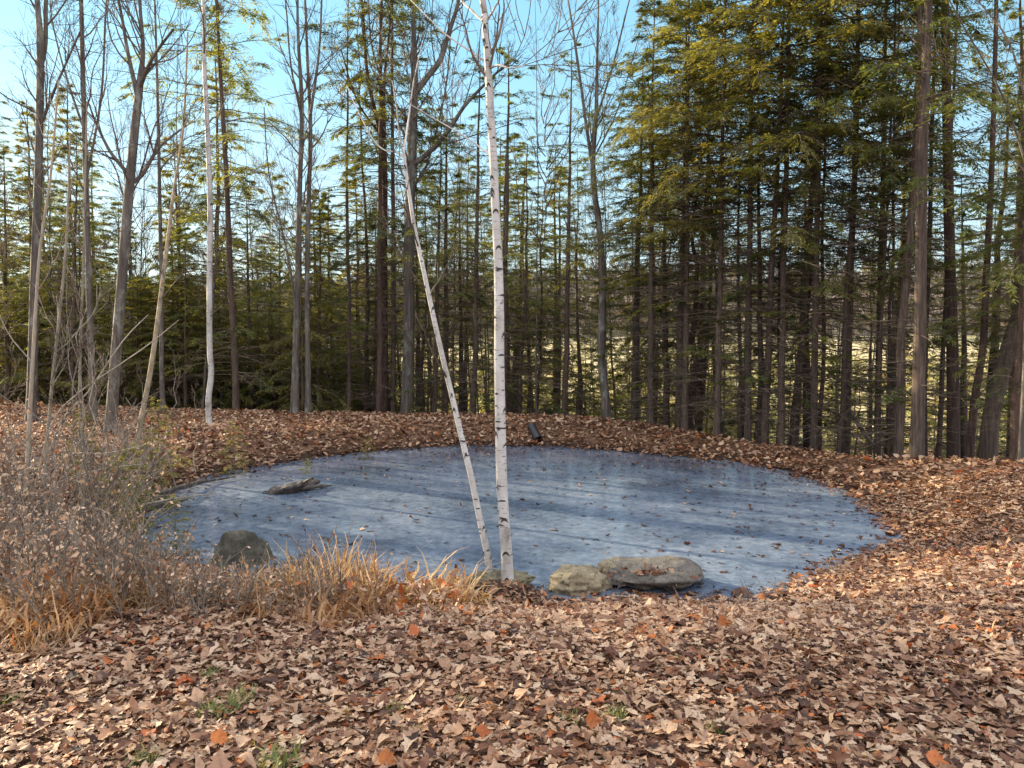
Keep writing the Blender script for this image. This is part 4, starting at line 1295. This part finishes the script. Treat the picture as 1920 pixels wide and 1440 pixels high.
for i, (px, py, s) in enumerate([(90, 890, 1.0), (70, 930, .9), (225, 925, .8), (195, 905, .9), (130, 985, .8), (30, 960, 1.0), (330, 965, .5), (160, 1040, .7), (60, 1060, .7), (15, 1010, .9)]):
    x, y = near(px, py + 25, .45)
    put('seeded_weed', PALE[i % 2], x, y, 'dead weed with pale fluffy seed heads in the thicket left of the pond', 'weed', 'pale seeded weeds on the left', s)
# dry clumps along the near shore, left of the birches
for i in range(44):
    px = random.gauss(random.choice([545, 620, 665, 700, 800, 835]), 24); py = random.uniform(1078, 1150) + max(0, (720 - px) * .25) + random.choice([0, 0, 18])
    x, y = near(px, py, .2)
    if shore_dist(np.array([x]), np.array([y]))[0] < .02: y -= .25
    put('dry_grass_clump', random.choice(STRAW + STRAW2 + STRAW3), x, y, 'tan clump of dry grass and fern at the near shore left of the birches', 'dry grass', 'dry clumps at the near shore', random.choice([.4, .55, .7, .8, 1.1, 1.25]))
for i in range(46):
    cx_, cy_ = random.choice([(60, 1200), (190, 1120), (320, 1085), (440, 1100), (10, 1110), (500, 1130), (250, 1165)])
    px = random.gauss(cx_, 42); py = random.gauss(cy_, 20)
    x, y = near(px, py, .45)
    put('dry_grass_clump', random.choice(STRAW + STRAW3), x, y, 'tan clump of dry grass in the brown undergrowth at lower left', 'dry grass', 'dry clumps in the left undergrowth', random.uniform(.4, .9))
for i in range(40):
    px = random.uniform(-60, 700); py = random.uniform(930, 1215)
    big = 1
    if px > 250: py = random.uniform(1085, 1190); big = .65
    x, y = near(px, py, .4)
    if shore_dist(np.array([x]), np.array([y]))[0] < .25: continue
    put('low_shrub', random.choice(LOWSHRUB), x, y, 'low twiggy brown bush in the thicket at the left near shore', 'shrub', 'low brown bushes on the left', random.uniform(.6, 1.1) * big)
for i in range(8):
    px = random.uniform(-80, 240); py = random.uniform(850, 1000)
    x, y = near(px, py, .45)
    if shore_dist(np.array([x]), np.array([y]))[0] < .2 or y > 15: continue
    put('bare_shrub', random.choice(SHRUB), x, y, 'tangled bare shrub with clinging dead leaves left of the pond', 'shrub', 'tangled bare shrubs left of the pond', random.uniform(.7, 1.3))
for i, (px, py, s) in enumerate([(592, 1075, .9), (612, 1070, 1.1), (604, 1080, 1.0), (575, 1085, .8), (520, 1070, .9), (632, 1085, .7), (700, 1090, .6)]):
    x, y = near(px, py + 20, .18)
    put('weed_stalk', WEED[i % 3], x, y, 'dark thin weed stalk standing against the ice at the left near shore', 'weed', 'weed stalks against the ice', s)
for i, (px, py, s) in enumerate([(1148, 1075, .5), (1405, 1105, .55), (1560, 1050, .45), (1335, 1108, .4), (1440, 1090, .35), (875, 1092, .7), (1010, 1105, .3)]):
    x, y = near(px, py + 12, .12)
    put('weed_stalk', WEED[(i + 1) % 3], x, y, 'short thin weed stem at the near shore right of the dry clumps', 'weed', 'short weed stems at the shore', s)


def tuft(seed):
    rng = np.random.default_rng(seed); mb = straw_clump(seed, 38, .13, .16, .8)
    return mb.mesh('grass_tuft', [M['grass']], smooth=False, tone=True)


TUFT = [tuft(501), tuft(502)]
for px, py, s in [(415, 1318, 1.2), (450, 1300, 1.0), (385, 1325, .8), (520, 1425, 1.3), (398, 1252, .7), (1152, 1332, .9), (1070, 1338, .7), (870, 1305, .6),
                  (740, 1318, .6), (775, 1365, .7), (270, 1410, .9), (1165, 1285, .6), (10, 1310, .8), (1340, 1355, .6), (640, 1330, .6)]:
    x, y = near(px, py, .57)
    put('grass_tuft', TUFT[int(px) % 2], x, y, 'small green grass tuft poking through the foreground leaves', 'grass tuft', 'green grass tufts in the leaves', s * .78, .0)


def curled_leaf(px, py, size, tone, label, stand):
    x, y = near(px, py, .6)
    mb = MB()
    sh = SHAPES[3] * np.array([1, 1.1]); pts = [np.zeros(2)] + list(sh)
    P = np.array(pts); P3 = np.stack([P[:, 0], P[:, 1], 1.1 * P[:, 1] ** 2 + .5 * P[:, 0] ** 2 + .12 * np.sin(P[:, 0] * 14)], 1) * size
    rt = Euler((stand, .2, random.uniform(-.5, .5))).to_matrix()
    P3 = P3 @ np.array(rt).T
    P3[:, 2] -= P3[:, 2].min()
    i = np.arange(1, len(P)); mb.add(P3, np.stack([np.zeros(len(i), int), i, np.roll(i, -1)], 1), 0, np.full(len(P), tone))
    o = mb.build('curled_leaf', [M['litter']], tone=True); o.location = (x, y, h1(x, y) + .035)
    tag(o, label, 'leaf')


curled_leaf(412, 1368, .085, .94, 'bright rust red curled leaf in the left foreground, standing proud', .9)
curled_leaf(1110, 1345, .09, .95, 'upright orange brown oak leaf right of centre in the foreground', 1.2)
curled_leaf(905, 1362, .08, .97, 'rusty curled leaf in the middle foreground', .5)
curled_leaf(725, 1415, .085, .93, 'orange tan folded leaf at the bottom edge left of centre', 1.0)
curled_leaf(1755, 1410, .09, .96, 'rusty leaf near the lower right corner', .6)
curled_leaf(1355, 1155, .1, .95, 'upright orange leaf below the flat grey rock', 1.2)

# ---------------------------------------------------------------- light, sky, camera
w = bpy.data.worlds.new('World'); SC.world = w; w.use_nodes = True
nt = w.node_tree
sky = nt.nodes.new('ShaderNodeTexSky'); sky.sky_type = 'NISHITA'; sky.sun_disc = False
sky.sun_elevation = SUN_EL; sky.sun_rotation = SUN_AZ % (2 * PI)
sky.altitude = 100; sky.air_density = 1.0; sky.dust_density = .6; sky.ozone_density = 1.0
def math_n(op, x, y=None):
    n = nt.nodes.new('ShaderNodeMath'); n.operation = op
    for i, v in enumerate((x, y)):
        if v is None: continue
        if isinstance(v, (int, float)): n.inputs[i].default_value = v
        else: nt.links.new(v, n.inputs[i])
    return n.outputs[0]


# bright white veil added overhead and behind the viewer as ambient fill
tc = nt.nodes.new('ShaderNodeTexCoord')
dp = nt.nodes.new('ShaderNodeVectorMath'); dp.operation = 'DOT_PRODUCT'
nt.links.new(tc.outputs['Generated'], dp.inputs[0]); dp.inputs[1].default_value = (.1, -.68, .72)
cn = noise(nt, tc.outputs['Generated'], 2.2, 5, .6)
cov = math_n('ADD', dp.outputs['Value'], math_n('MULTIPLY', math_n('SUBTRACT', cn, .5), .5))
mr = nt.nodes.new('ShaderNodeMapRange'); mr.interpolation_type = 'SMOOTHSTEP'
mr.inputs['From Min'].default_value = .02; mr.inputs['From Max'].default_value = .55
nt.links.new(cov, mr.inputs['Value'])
gm = nt.nodes.new('ShaderNodeGamma'); gm.inputs['Gamma'].default_value = .42          # the wide range of the clear sky, evened out
nt.links.new(sky.outputs['Color'], gm.inputs['Color'])
tint = nt.nodes.new('ShaderNodeMixRGB'); tint.blend_type = 'MULTIPLY'; tint.inputs['Fac'].default_value = 1
tint.inputs['Color2'].default_value = (.85, 1.5, 1.6, 1)
nt.links.new(gm.outputs['Color'], tint.inputs['Color1'])
sx = nt.nodes.new('ShaderNodeSeparateXYZ'); nt.links.new(tc.outputs['Generated'], sx.inputs[0])
el = nt.nodes.new('ShaderNodeMapRange'); el.inputs['From Min'].default_value = .02; el.inputs['From Max'].default_value = .34
nt.links.new(sx.outputs['Z'], el.inputs['Value'])
hz = nt.nodes.new('ShaderNodeMixRGB'); hz.inputs['Color1'].default_value = (1.4, 1.55, 1.6, 1); hz.inputs['Color2'].default_value = (.82, 1.4, 1.62, 1)
nt.links.new(el.outputs['Result'], hz.inputs['Fac']); nt.links.new(hz.outputs['Color'], tint.inputs['Color2'])
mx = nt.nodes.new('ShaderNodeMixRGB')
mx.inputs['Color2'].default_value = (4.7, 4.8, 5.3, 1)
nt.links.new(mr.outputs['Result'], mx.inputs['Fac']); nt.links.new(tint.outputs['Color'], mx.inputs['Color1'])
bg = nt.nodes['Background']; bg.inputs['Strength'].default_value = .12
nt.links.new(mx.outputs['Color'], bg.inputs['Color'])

sd = Vector((math.sin(SUN_AZ) * math.cos(SUN_EL), math.cos(SUN_AZ) * math.cos(SUN_EL), math.sin(SUN_EL)))
L = bpy.data.lights.new('sun', 'SUN'); L.energy = 5.0; L.angle = math.radians(.5); L.color = (1, .82, .54)
lo = bpy.data.objects.new('sun', L); COL.objects.link(lo); lo.rotation_euler = sd.to_track_quat('Z', 'Y').to_euler(); lo.location = (-20, 20, 30)

cam = bpy.data.cameras.new('camera'); co = bpy.data.objects.new('camera', cam); COL.objects.link(co)
cam.sensor_fit = 'HORIZONTAL'; cam.sensor_width = 36; cam.lens = 36 * F / 1920
co.location = (0, 0, EYE); co.rotation_euler = (PI / 2 - PITCH, 0, 0)
cam.clip_end = 4000; cam.clip_start = .05
SC.camera = co
vs = SC.view_settings; vs.view_transform = 'Standard'; vs.look = 'None'; vs.gamma = 1; vs.exposure = 1.72
cy = SC.cycles
cy.max_bounces = 6; cy.diffuse_bounces = 3; cy.glossy_bounces = 3; cy.transmission_bounces = 4; cy.transparent_max_bounces = 4
cy.use_denoising = True
cy.caustics_reflective = False; cy.caustics_refractive = False
